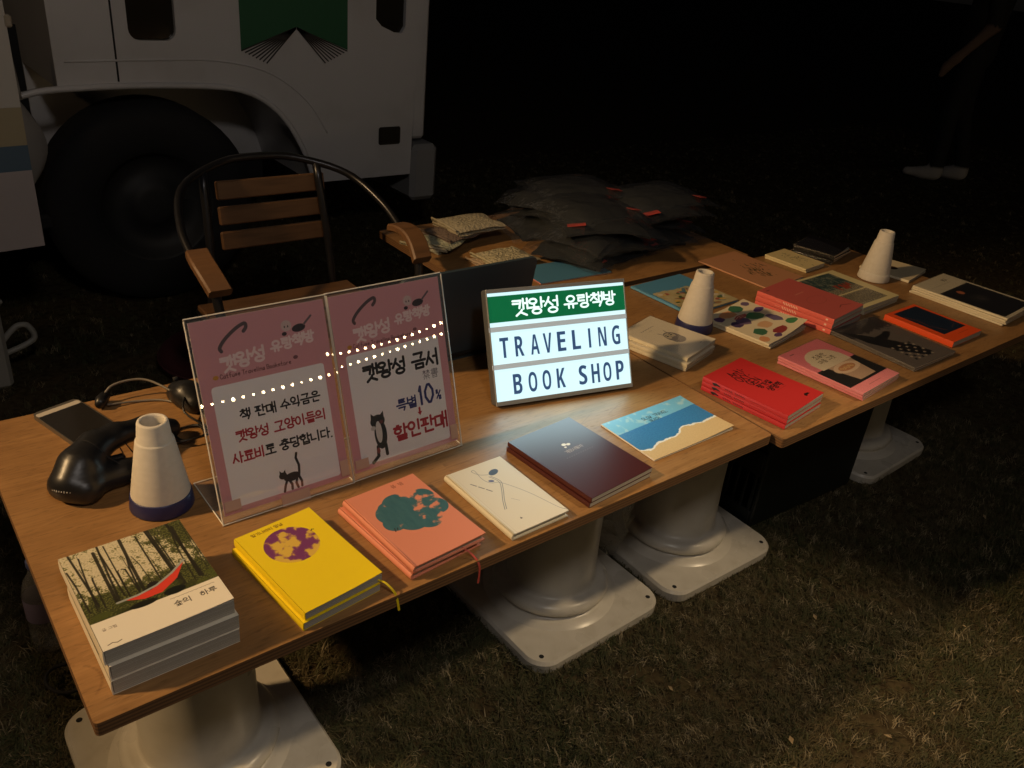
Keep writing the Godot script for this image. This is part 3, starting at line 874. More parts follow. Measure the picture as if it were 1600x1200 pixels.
# ------------------------------------------------------------------ surfaces
func make_materials() -> void:
	# plywood: long grain along x, computed once
	var w := 1024
	var h := 512
	var a := grain(w, h, 0.012, 2, 0.16, 1.0)
	var b := grain(w, h, 0.22, 5, 0.035, 1.0)
	var c := grain(w, h, 0.012, 8)
	var p := grain(w, h, 0.35, 11, 0.12, 1.0)
	var im := Image.create(w, h, false, Image.FORMAT_RGB8)
	var rough := Image.create(w, h, false, Image.FORMAT_RGB8)
	for y in h:
		for x in w:
			var ring := 0.5 + 0.5 * sin(a.get_pixel(x, y).r * 34.0 + y * 0.02)
			var fine := b.get_pixel(x, y).r
			var pore := smoothstep(0.62, 0.8, p.get_pixel(x, y).r)
			var t := clampf(0.14 * ring + 0.62 * fine + 0.22 + 0.45 * (c.get_pixel(x, y).r - 0.5), 0.0, 1.0)
			var col := Color(0.48, 0.345, 0.205).lerp(Color(0.66, 0.5, 0.315), t).darkened(pore * 0.16)
			im.set_pixel(x, y, col)
			var r := 0.36 + 0.16 * fine + 0.16 * pore
			rough.set_pixel(x, y, Color(r, r, r))
	var cw := Canvas.new(2, 2, Color.BLACK)   # scratches and ring stains of use
	cw.im = im
	cw.w = w
	cw.h = h
	rng.seed = 61
	for i in 70:
		var q := Vector2(rng.randf_range(0, w), rng.randf_range(0, h))
		cw.seg(q, q + Vector2(rng.randf_range(-50, 50), rng.randf_range(-16, 16)), 0.5, Color(0.7, 0.55, 0.38) if i % 2 else Color(0.34, 0.23, 0.13), 0.35)
	for i in 4:
		var q := Vector2(rng.randf_range(60, w - 60), rng.randf_range(60, h - 60))
		for k in 40: cw.seg(q + Vector2(34, 0).rotated(TAU * k / 40) * Vector2(1, 0.85), q + Vector2(34, 0).rotated(TAU * (k + 1) / 40) * Vector2(1, 0.85), 1.3, Color(0.32, 0.21, 0.12), 0.16 * float(k % 7 < 5))
	M.wood = mat(Color(1, 1, 1), 1.0, 0.0, 0.42)
	M.wood.albedo_texture = ImageTexture.create_from_image(im)
	M.wood.roughness_texture = ImageTexture.create_from_image(rough)
	M.wood.normal_enabled = true
	M.wood.normal_texture = bump_tex(0.02, 1.5, 6)
	M.wood.normal_scale = 0.12
	M.wood.texture_repeat = true
	# cut edge of the plywood: thin plies
	var ed := Image.create(8, 64, false, Image.FORMAT_RGB8)
	for y in 64:
		var ply := (y / 9) % 2
		for x in 8: ed.set_pixel(x, y, Color(0.5, 0.36, 0.22).lerp(Color(0.34, 0.23, 0.13), float(ply) * 0.7).darkened(0.1 * ((y * 7 + x * 3) % 5) / 5.0))
	M.ply = mat(Color(1, 1, 1), 0.8)
	M.ply.albedo_texture = ImageTexture.create_from_image(ed)
	M.ply.texture_repeat = true
	# page edges
	rng.seed = 3
	var pg := Image.create(16, 256, false, Image.FORMAT_RGB8)
	for y in 256:
		var v := rng.randf_range(0.55, 0.84) * (0.62 if y % 11 == 0 else 1.0)
		for x in 16: pg.set_pixel(x, y, Color(v, v * 0.965, v * 0.89).darkened(rng.randf_range(0, 0.05)))
	M.pages = triplanar(mat(Color(1, 1, 1), 0.9, 0.0, 0.3), Vector3(14, 46, 14))
	M.pages.albedo_texture = ImageTexture.create_from_image(pg)
	M.wrap = clear(0.01, Color(1, 1, 1), 0.05)
	M.wrap.normal_enabled = true
	M.wrap.normal_texture = bump_tex(0.02, 8.0, 12)
	M.wrap.normal_scale = 0.12
	triplanar(M.wrap, Vector3(9, 9, 9))
	# moulded white plastic of the pedestals, scuffed and dusty
	M.plastic = mat(Color(1, 1, 1), 0.42)
	M.plastic.albedo_texture = noise_tex(0.014, [Color(0.54, 0.5, 0.42), Color(0.6, 0.56, 0.48), Color(0.63, 0.59, 0.51), Color(0.65, 0.61, 0.53)], 512, 14, 6)
	M.plastic.roughness_texture = noise_tex(0.01, [Color(0.045, 0.045, 0.045), Color(0.12, 0.12, 0.12)], 256, 15)
	M.plastic.roughness = 1.0
	triplanar(M.plastic, Vector3(2.2, 2.2, 2.2))
	M.paper_tube = mat(Color(1, 1, 1), 0.9, 0.0, 0.3)
	M.paper_tube.albedo_texture = noise_tex(0.05, [Color(0.6, 0.56, 0.48), Color(0.68, 0.64, 0.56)], 256, 16)
	triplanar(M.paper_tube, Vector3(6, 6, 6))
	M.black = mat(Color(0.012, 0.012, 0.013), 0.38)
	M.black_gloss = mat(Color(0.01, 0.01, 0.012), 0.14)
	M.rubber = mat(Color(0.012, 0.012, 0.013), 0.85)
	M.steel = mat(Color(0.05, 0.05, 0.055), 0.32, 0.8)
	M.acrylic = clear(0.02, Color(0.95, 0.97, 0.98), 0.0)
	M.acrylic_edge = mat(Color(0.72, 0.68, 0.58), 0.35)
	M.tape = mat(Color(0.62, 0.5, 0.34), 0.6)
	M.chair_wood = mat(Color(1, 1, 1), 0.5)
	M.chair_wood.albedo_texture = noise_tex(0.01, [Color(0.095, 0.048, 0.021), Color(0.165, 0.083, 0.036), Color(0.13, 0.065, 0.028)], 256, 17)
	triplanar(M.chair_wood, Vector3(1.5, 14, 14))
	M.cloth = mat(Color(1, 1, 1), 0.95, 0.0, 0.2)
	M.cloth.albedo_texture = noise_tex(0.04, [Color(0.36, 0.32, 0.22), Color(0.5, 0.45, 0.33)], 256, 18)
	M.cloth.normal_enabled = true
	M.cloth.normal_texture = bump_tex(0.06, 6.0, 19, 256)
	triplanar(M.cloth, Vector3(5, 5, 5))

# ------------------------------------------------------------------ setting
func build_ground() -> void:
	var st := tool()
	quad_uv(st, [Vector3(-60, 0, -60), Vector3(60, 0, -60), Vector3(60, 0, 60), Vector3(-60, 0, 60)], [Vector2(0, 0), Vector2(1, 0), Vector2(1, 1), Vector2(0, 1)])
	var m := mat(Color(1, 1, 1), 0.95, 0.0, 0.2)
	m.albedo_texture = noise_tex(0.02, [Color(0.022, 0.016, 0.009), Color(0.05, 0.037, 0.02), Color(0.075, 0.058, 0.03), Color(0.035, 0.032, 0.014)], 1024, 31, 6)
	triplanar(m, Vector3(1.4, 1.4, 1.4), true)
	tag(put("ground", st, m), "", "", "", "structure")
	# short worn autumn turf
	var tuft := tool()
	rng.seed = 77
	for i in 12:
		var p := Vector3(rng.randf_range(-0.018, 0.018), 0, rng.randf_range(-0.018, 0.018))
		var a := rng.randf() * TAU
		var lean := Vector3(cos(a), 0, sin(a)) * rng.randf_range(0.006, 0.026)
		var hgt := rng.randf_range(0.007, 0.022)
		var sd := Vector3(-sin(a), 0, cos(a)) * rng.randf_range(0.0007, 0.0014)
		var mid := p + lean * 0.4 + Vector3(0, hgt * 0.7, 0)
		var tip := p + lean + Vector3(0, hgt, 0)
		tri(tuft, p - sd, p + sd, mid + sd * 0.8)
		tri(tuft, p - sd, mid + sd * 0.8, mid - sd * 0.8)
		tri(tuft, mid - sd * 0.8, mid + sd * 0.8, tip)
	tuft.generate_normals()
	var gm := mat(Color(1, 1, 1), 0.75, 0.0, 0.35)
	gm.vertex_color_use_as_albedo = true
	var mm := MultiMesh.new()
	mm.transform_format = MultiMesh.TRANSFORM_3D
	mm.use_colors = true
	mm.mesh = tuft.commit()
	var places := []
	var patch := FastNoiseLite.new()
	patch.frequency = 1.6
	patch.seed = 4
	rng.seed = 78
	for area in [[-0.9, 2.9, -2.0, 0.75, 8600.0], [-2.5, 4.5, -4.2, -1.9, 900.0], [2.8, 8.5, -4.5, 0.6, 500.0]]:
		var n := int((area[1] - area[0]) * (area[3] - area[2]) * area[4])
		for i in n:
			var px := rng.randf_range(area[0], area[1])
			var pz := rng.randf_range(area[2], area[3])
			if patch.get_noise_2d(px * 2.2 + 40, pz * 2.2) < -0.3 and rng.randf() < 0.75: continue   # worn bare spots
			places.append([px, pz])
	mm.instance_count = places.size()
	for i in places.size():
		var g := patch.get_noise_2d(places[i][0], places[i][1])
		var s := rng.randf_range(0.5, 1.1) * (1.0 + 0.4 * g)
		mm.set_instance_transform(i, Transform3D(Basis(Vector3.UP, rng.randf() * TAU).scaled(Vector3(s, s * rng.randf_range(0.6, 1.2), s)), Vector3(places[i][0], 0, places[i][1])))
		var t := clampf(rng.randf() + 0.5 * g, 0.0, 1.0)
		var c := Color(0.115, 0.09, 0.048).lerp(Color(0.055, 0.062, 0.026), t)
		if rng.randf() < 0.1: c = Color(0.24, 0.2, 0.125)
		mm.set_instance_color(i, c)
	var o := MultiMeshInstance3D.new()
	o.multimesh = mm
	o.material_override = gm
	o.name = "grass"
	add_child(o)
	tag(o, "short worn brownish lawn grass around the tables", "grass", "", "stuff")
	# scraps of dry leaves among the blades
	var lv := tool()
	for i in 90:
		var p := Vector3(rng.randf_range(-0.2, 2.4), rng.randf_range(0.014, 0.022), rng.randf_range(-0.7, 0.4))
		var s := rng.randf_range(0.004, 0.012)
		var bs := Basis(Vector3(rng.randf_range(-0.4, 0.4), 1, rng.randf_range(-0.4, 0.4)).normalized(), rng.randf() * TAU)
		var q := [bs * Vector3(-s, 0, 0), bs * Vector3(0, s * 0.2, -s * 0.45), bs * Vector3(s, 0, 0), bs * Vector3(0, s * 0.15, s * 0.45)]
		quad(lv, p + q[0], p + q[1], p + q[2], p + q[3])
	tag(put("leaf_litter", lv, mat(Color(0.3, 0.22, 0.12), 0.8)), "scraps of dry leaf strewn over the lawn", "leaf litter", "", "stuff")

func board(label: String, x0: float, x1: float, z0: float, z1: float, y: float, ox: float, face: Material) -> void:
	var o := thing("tabletop_board", label, "tabletop", Vector3((x0 + x1) / 2, y, (z0 + z1) / 2), 0, "plywood boards laid on pedestals")
	var hx := (x1 - x0) / 2
	var hz := (z1 - z0) / 2
	var ch := 0.0016
	var st := tool()
	var poly := round_rect(2 * hx, 2 * hz, 0.006, 3)
	var idx := Geometry2D.triangulate_polygon(poly)
	for i in idx:
		st.set_uv(Vector2((poly[i].x + ox) / 1.22, poly[i].y / 0.61))
		st.add_vertex(Vector3(poly[i].x, 0, poly[i].y))
	put("board_face", st, face, o)
	st = tool()
	for i in poly.size():
		var a := poly[i]
		var b := poly[(i + 1) % poly.size()]
		var l := a.distance_to(b)
		quad_uv(st, [Vector3(a.x, -0.02, a.y), Vector3(b.x, -0.02, b.y), Vector3(b.x, -0.0004, b.y), Vector3(a.x, -0.0004, a.y)], [Vector2(0, 1), Vector2(l * 9, 1), Vector2(l * 9, 0), Vector2(0, 0)])
	for i in idx:
		st.set_uv(Vector2(poly[i].x * 9, 0.9))
		st.add_vertex(Vector3(poly[i].x, -0.02, poly[i].y))
	put("plywood_edge", st, M.ply, o)

func pedestal(label: String, at: Vector2, turn: float, high := TOP - 0.0204) -> void:
	var o := thing("pedestal", label, "pedestal", Vector3(at.x, 0.004, at.y), turn, "white plastic column pedestals under the boards")
	var st := tool()
	var outer := round_rect(0.384, 0.384, 0.05, 8)
	var inner := round_rect(0.374, 0.374, 0.047, 8)
	prism(st, outer, 0.0, 0.02)
	for i in outer.size():
		var j := (i + 1) % outer.size()
		quad(st, Vector3(outer[i].x, 0.0202, outer[i].y), Vector3(outer[j].x, 0.0202, outer[j].y), Vector3(inner[j].x, 0.027, inner[j].y), Vector3(inner[i].x, 0.027, inner[i].y))
	var idx := Geometry2D.triangulate_polygon(inner)
	for i in idx: st.add_vertex(Vector3(inner[i].x, 0.027, inner[i].y))
	put("base_plate", st, M.plastic, o)
	st = tool(true)
	var prof := [Vector2(0.155, 0.0265), Vector2(0.148, 0.031), Vector2(0.138, 0.0345), Vector2(0.134, 0.036)]
	for k in 9:
		var a := -PI / 2.4 + PI * 0.86 * k / 8.0
		prof.append(Vector2(0.114 + 0.02 * cos(a), 0.054 + 0.018 * sin(a)))
	prof.append_array([Vector2(0.107, 0.071), Vector2(0.1035, 0.074), Vector2(0.1015, 0.08), Vector2(0.1, 0.1), Vector2(0.097, 0.2), Vector2(0.096, 0.32), Vector2(0.097, 0.42), Vector2(0.1, high - 0.05)])
	lathe(st, prof, 56)
	put("column", st, M.plastic, o)
	st = tool(true)
	lathe(st, [Vector2(0.1, high - 0.05), Vector2(0.112, high - 0.046), Vector2(0.116, high - 0.036), Vector2(0.112, high - 0.026), Vector2(0.12, high - 0.022), Vector2(0.122, high - 0.006), Vector2(0.118, high - 0.0045), Vector2(0.0, high - 0.0045)], 56)
	put("capital", st, M.plastic, o)
	for q in [[-1, -1], [1, -1], [1, 1], [-1, 1]]:   # screw holes in the plate's corners
		st = tool()
		lathe(st, [Vector2(0.0055, 0.0274), Vector2(0.005, 0.0278), Vector2(0.0, 0.0276)], 12, Vector3(q[0] * 0.163, 0, q[1] * 0.163))
		put("screw_plug", st, M.rubber, o)

# ------------------------------------------------------------------ things on the boards
func cone(label: String, at: Vector2, turn: float, banded := true) -> void:
	var o := thing("paper_cone", label, "paper cone", Vector3(at.x, TOP, at.y), turn, "hollow paper cones standing among the books")
	var st := tool(true)
	var pr := [Vector2(0.0415, 0.024), Vector2(0.0415, 0.026), Vector2(0.0268, 0.113), Vector2(0.0264, 0.1142), Vector2(0.0246, 0.1152), Vector2(0.0243, 0.1158), Vector2(0.0215, 0.1425), Vector2(0.0205, 0.145), Vector2(0.0185, 0.1458), Vector2(0.0165, 0.1452), Vector2(0.0155, 0.143), Vector2(0.017, 0.13), Vector2(0.024, 0.07), Vector2(0.03, 0.02)]
	lathe(st, pr, 48)
	put("cone_shell", st, M.paper_tube, o)
	st = tool(true)
	lathe(st, [Vector2(0.03, 0.001), Vector2(0.0448, 0.001), Vector2(0.0455, 0.003), Vector2(0.0432, 0.0225), Vector2(0.0424, 0.0242), Vector2(0.0412, 0.0242)], 48)
	put("base_band", st, mat(Color(0.02, 0.022, 0.09), 0.45) if banded else M.paper_tube, o)

func holder(label: String, at: Vector3, turn: float, tex: Texture2D, mirror: float) -> void:
	var o := thing("sign_holder", label, "sign holder", at, turn, "clear acrylic sign holders side by side")
	var lean := Basis(Vector3.RIGHT, deg_to_rad(-18.0))
	var w := 0.2135
	var h := 0.303
	var pane := func(called: String, zoff: float, hh: float) -> void:
		var st := tool()
		cbox(st, lean * Vector3(0, hh / 2 + 0.002, zoff), Vector3(w, hh, 0.002), 0.0001, lean)
		put(called, st, M.acrylic, o)
	pane.call("front_pane", 0.0, h)
	pane.call("back_pane", -0.005, h)
	var st := tool()
	cbox(st, Vector3(0, 0.0012, -0.062), Vector3(w, 0.002, 0.118), 0.0001)
	put("foot_plate", st, M.acrylic, o)
	st = tool()   # the printed sheet between the panes
	var f := func(u: float, v: float) -> Vector3: return Vector3((u - 0.5) * 0.203, 0.012 + (1.0 - v) * 0.287, 0)
	var c := [f.call(0, 0), f.call(1, 0), f.call(1, 1), f.call(0, 1)]
	quad_uv(st, [lean * (c[0] + Vector3(0, 0, -0.0022)), lean * (c[1] + Vector3(0, 0, -0.0022)), lean * (c[2] + Vector3(0, 0, -0.0022)), lean * (c[3] + Vector3(0, 0, -0.0022))], [Vector2(0, 0), Vector2(1, 0), Vector2(1, 1), Vector2(0, 1)])
	put("printed_sheet", st, texmat(tex, 0.7, 0.3), o)
	st = tool()
	cbox(st, lean * Vector3(0, 0.012 + 0.287 / 2, -0.0029), Vector3(0.203, 0.287, 0.0008), 0.0001, lean)
	put("backing_sheet", st, mat(Color(0.6, 0.58, 0.55), 0.8), o)
	# pale edge strips: the light the edges catch is put into their colour
	for e in [[Vector3(-w / 2, 0, 0.0), Vector3(-w / 2, h, 0.0)], [Vector3(w / 2, 0, 0.0), Vector3(w / 2, h, 0.0)], [Vector3(-w / 2, h + 0.002, -0.002), Vector3(w / 2, h + 0.002, -0.002)]]:
		st = tool()
		tube(st, [lean * (e[0] + Vector3(0, 0, 0.0004)), lean * (e[1] + Vector3(0, 0, 0.0004))], 0.0011, 4)
		put("pale_edge_glint", st, M.acrylic_edge, o)
	st = tool()
	tube(st, [Vector3(-w / 2, 0.0018, 0.001), Vector3(w / 2, 0.0018, 0.001)], 0.0011, 4)
	put("pale_edge_glint", st, M.acrylic_edge, o)
	for s in [-1, 1]:
		st = tool()
		tube(st, [Vector3(s * w / 2, 0.0018, 0.0), Vector3(s * w / 2, 0.0018, -0.12)], 0.001, 4)
		put("pale_edge_glint", st, M.acrylic_edge, o)
	st = tool()
	tube(st, [Vector3(-w / 2, 0.0018, -0.12), Vector3(w / 2, 0.0018, -0.12)], 0.001, 4)
	put("pale_edge_glint", st, M.acrylic_edge, o)
	for t in [[Vector3(-0.088, 0.02, 0.0013), Vector2(0.024, 0.016)], [Vector3(0.094, 0.024, 0.0013), Vector2(0.014, 0.026)]] + ([[Vector3(0.008, -0.0, 0.0013), Vector2(0.046, 0.024)]] if mirror > 0 else []):
		st = tool()
		cbox(st, lean * (t[0] + Vector3(0, 0.006, 0)), Vector3(t[1].x, t[1].y, 0.0003), 0.0001, lean)
		put("tape", st, mat(Color(0.62, 0.4, 0.3), 0.55) if t[0].x != 0.008 else M.tape, o)

func letter_board(at: Vector3) -> void:
	var o := thing("letter_light_box", "lit letter board reading TRAVELING BOOK SHOP under a green strip", "light box", at, -13.0)
	var lean := Basis(Vector3.RIGHT, deg_to_rad(-25.5))
	var w := 0.305
	var h := 0.221
	var white := mat(Color(0.3, 0.31, 0.31), 0.4)
	var slab := func(called: String, c: Vector3, s: Vector3, m: Material, ch := 0.001) -> MeshInstance3D:
		var st := tool()
		cbox(st, lean * c, s, ch, lean)
		return put(called, st, m, o)
	slab.call("case", Vector3(0, h / 2, -0.0125), Vector3(w, h, 0.023), mat(Color(0.09, 0.095, 0.1), 0.45), 0.003)
	for x in [-0.1, 0.1]:
		var stf := tool()
		cbox(stf, Vector3(x, 0.004, -0.03), Vector3(0.02, 0.02, 0.03), 0.002)
		put("foot", stf, M.rubber, o)
	var lit := mat(Color(0.22, 0.25, 0.26), 0.4)
	lit.emission_enabled = true
	lit.emission = Color(0.66, 0.94, 1.0).linear_to_srgb()
	lit.emission_energy_multiplier = 1.05
	var rail := mat(Color(0.5, 0.53, 0.53), 0.4)
	rail.emission_enabled = true
	rail.emission = Color(0.8, 0.95, 1.0).linear_to_srgb()
	rail.emission_energy_multiplier = 0.26  # glow put in for panel light passing through the translucent rail
	# heights as fractions from the top edge
	var row := func(f0: float, f1: float) -> Vector2: return Vector2(h * (1.0 - f1), h * (1.0 - f0))
	for q in [["light_panel", 0.034, 0.322, lit, 0.0], ["light_panel", 0.366, 0.645, lit, 0.0], ["light_panel", 0.688, 0.964, lit, 0.0], ["letter_rail", 0.322, 0.366, rail, 0.0022], ["letter_rail", 0.645, 0.688, rail, 0.0022], ["frame_lip", 0.0, 0.034, white, 0.0028], ["frame_lip", 0.964, 1.0, white, 0.0028]]:
		var r: Vector2 = row.call(q[1], q[2])
		slab.call(q[0], Vector3(0, (r.x + r.y) / 2, q[4] / 2), Vector3(w - (0.004 if q[0] == "light_panel" else 0.0), r.y - r.x, 0.0016 + q[4]), q[3], 0.0003)
	for x in [-1, 1]: slab.call("frame_lip", Vector3(x * (w / 2 - 0.0009), h / 2, 0.0013), Vector3(0.0018, h * 0.93, 0.0036), white, 0.0004)
	# green printed film over the first row
	var r1: Vector2 = row.call(0.061, 0.286)
	var st := tool()
	var z := 0.0014
	quad_uv(st, [lean * Vector3(-0.1505, r1.y, z), lean * Vector3(0.1505, r1.y, z), lean * Vector3(0.1505, r1.x, z), lean * Vector3(-0.1505, r1.x, z)], [Vector2(0, 0), Vector2(1, 0), Vector2(1, 1), Vector2(0, 1)])
	var fm := texmat(film(), 0.4)
	fm.emission_enabled = true
	fm.emission_operator = BaseMaterial3D.EMISSION_OP_MULTIPLY
	fm.emission = Color(0.85, 1.0, 1.0)
	fm.emission_texture = fm.albedo_texture
	fm.emission_energy_multiplier = 0.95
	put("printed_strip", st, fm, o)
	# loose letters
	var font := SystemFont.new()
	font.font_names = PackedStringArray(["Droid Sans"])
	font.font_weight = 700
	var ink := mat(Color(0.03, 0.06, 0.13), 0.4)
	ink.emission_enabled = true   # printed on clear cards, the panel shines through a little
	ink.emission = Color(0.025, 0.06, 0.14).linear_to_srgb()
	ink.emission_energy_multiplier = 1.0
	for line in [["TRAVELING", [0.085, 0.19, 0.3, 0.393, 0.495, 0.605, 0.706, 0.804, 0.91], 0.506], ["BOOKSHOP", [0.154, 0.262, 0.363, 0.468, 0.632, 0.729, 0.82, 0.919], 0.829]]:
		for i in line[0].length():
			var tm := TextMesh.new()
			tm.text = line[0][i]
			tm.font = font
			tm.font_size = 64
			tm.pixel_size = 0.001
			tm.depth = 0.0004
			tm.curve_step = 2.0
			var box := tm.get_aabb()
			if line[0][i] == "I":
				slab.call("letter", Vector3((line[1][i] - 0.5) * (w - 0.004), h * (1.0 - line[2]), 0.0019), Vector3(0.0052, 0.0385, 0.0004), ink, 0.0001)
				continue
			var lw := 0.0185
			var k := Vector3(lw / box.size.x, 0.0385 / box.size.y, 1)
			var l := put_mesh("letter", tm, ink, o)
			var c := lean * Vector3((line[1][i] - 0.5) * (w - 0.004), h * (1.0 - line[2]), 0.0019)
			l.transform = Transform3D(lean.scaled_local(k), c - lean.scaled_local(k) * box.get_center())
	var a := AreaLight3D.new()
	a.name = "panel_light"
	a.area_size = Vector2(0.29, 0.2)
	a.light_energy = 0.1
	a.light_color = Color(0.8, 0.97, 1.0)
	a.shadow_enabled = true
	o.add_child(a)
	a.transform = Transform3D(lean * Basis(Vector3.UP, PI) * Basis(Vector3.UP, PI), lean * Vector3(0, h / 2, 0.006))
	a.transform.basis = lean * Basis(Vector3.UP, PI)

func laptop(at: Vector3) -> void:
	var o := thing("laptop", "open dark laptop seen from behind, between sign holders and light box", "laptop", at, 0.0)
	var m := mat(Color(0.034, 0.052, 0.066), 0.42)
	var st := tool()
	prism(st, round_rect(0.325, 0.205, 0.012), 0.0, 0.016, Transform3D(Basis(), Vector3(0, 0.001, -0.105)))
	put("keyboard_deck", st, m, o)
	var b := Basis(Vector3.RIGHT, deg_to_rad(90.0 + 8.0))
	st = tool()
	prism(st, round_rect(0.325, 0.2, 0.012), -0.003, 0.004, Transform3D(b, Vector3(0, 0.118, 0.014)))
	put("screen_lid", st, m, o)
	st = tool()
	tube(st, [Vector3(-0.12, 0.018, 0.001), Vector3(0.12, 0.018, 0.001)], 0.006, 8)
	put("hinge", st, M.black, o)

func scanner() -> void:
	var o := thing("barcode_scanner", "black handheld barcode scanner lying beside the front paper cone", "scanner", Vector3(0.2, TOP, -1.17), 0.0)
	var k := Color(1, 1, 1)
	var P := func(x: float, y: float, z: float) -> Vector3: return Vector3(x - 0.2, y, z + 1.17)
	var head := [
		[P.call(0.168, 0.030, -1.150), P.call(0.186, 0.042, -1.168), 0.026, 0.030, k],
		[P.call(0.186, 0.042, -1.168), P.call(0.214, 0.052, -1.196), 0.031, 0.024, k],
		[P.call(0.160, 0.024, -1.160), P.call(0.184, 0.022, -1.136), 0.022, 0.023, k],
		[P.call(0.214, 0.052, -1.196), P.call(0.248, 0.054, -1.212), 0.023, 0.018, k],
		[P.call(0.248, 0.054, -1.212), P.call(0.300, 0.040, -1.236), 0.018, 0.017, k],
		[P.call(0.300, 0.040, -1.236), P.call(0.342, 0.020, -1.248), 0.017, 0.016, k],
		[P.call(0.196, 0.024, -1.150), P.call(0.240, 0.020, -1.158), 0.022, 0.018, k],
		[P.call(0.240, 0.020, -1.158), P.call(0.276, 0.018, -1.170), 0.018, 0.014, k]]
	var mesh := flesh(head, 0.0045, 0.004)
	put_mesh("body", mesh, mat(Color(0.014, 0.014, 0.015), 0.36), o)
	# moulding seams that run round the skin
	var skin := func(q: Vector3, into: Vector3) -> Vector3:
		for step in 80:
			var d := 1e9
			for bn in head:
				var ab: Vector3 = bn[1] - bn[0]
				var t := clampf((q - bn[0]).dot(ab) / ab.length_squared(), 0.0, 1.0)
				d = minf(d, q.distance_to(bn[0] + ab * t) - lerpf(bn[2], bn[3], t))
			if d < 0.0014: break
			q += into * maxf(d * 0.8, 0.0004)
		return q
	for sm in [[P.call(0.178, 0.036, -1.16), Vector3(0.75, 0.3, -0.6), 0.0011], [P.call(0.205, 0.05, -1.188), Vector3(0.75, 0.25, -0.6), 0.0012], [P.call(0.25, 0.053, -1.213), Vector3(0.9, -0.15, -0.4), 0.001]]:
		var ax: Vector3 = (sm[1] as Vector3).normalized()
		var e1 := ax.cross(Vector3.UP).normalized()
		var e2 := ax.cross(e1)
		var ring := []
		for j in 28:
			var dir := e1 * cos(TAU * j / 28) + e2 * sin(TAU * j / 28)
			ring.append(skin.call(sm[0] + dir * 0.07, -dir))
		var sst := tool(true)
		tube(sst, ring, sm[2], 6, true)
		put("moulding_seam", sst, M.rubber, o)
	var st := tool()   # trigger and label marks
	cbox(st, P.call(0.238, 0.036, -1.176), Vector3(0.026, 0.008, 0.012), 0.003)
	put("trigger", st, M.black_gloss, o)
	for mark in [[P.call(0.112, 0.045, -1.118), P.call(0.136, 0.045, -1.094), 10, 0.0018], [P.call(0.135, 0.09, -1.16), P.call(0.165, 0.09, -1.13), 6, 0.0014]]:
		st = tool()
		for i in mark[2]:
			var q: Vector3 = (mark[0] as Vector3).lerp(mark[1], i / (mark[2] - 1.0))
			var into := Vector3(0.62, -0.3 if mark[2] == 10 else -0.75, -0.62).normalized()
			for step in 60:
				var d := 1e9
				for bn in head:
					var ab: Vector3 = bn[1] - bn[0]
					var t := clampf((q - bn[0]).dot(ab) / ab.length_squared(), 0.0, 1.0)
					d = minf(d, q.distance_to(bn[0] + ab * t) - lerpf(bn[2], bn[3], t))
				if d < 0.0012: break
				q += into * maxf(d * 0.8, 0.0004)
			cbox(st, q, Vector3(mark[3], mark[3] * (1.3 if i % 3 else 1.8), mark[3] * 0.8), 0.0003, Basis(Vector3.UP, deg_to_rad(-45)) * Basis(Vector3.RIGHT, -0.4))
		put("maker_mark", st, mat(Color(0.4, 0.39, 0.35), 0.5), o)

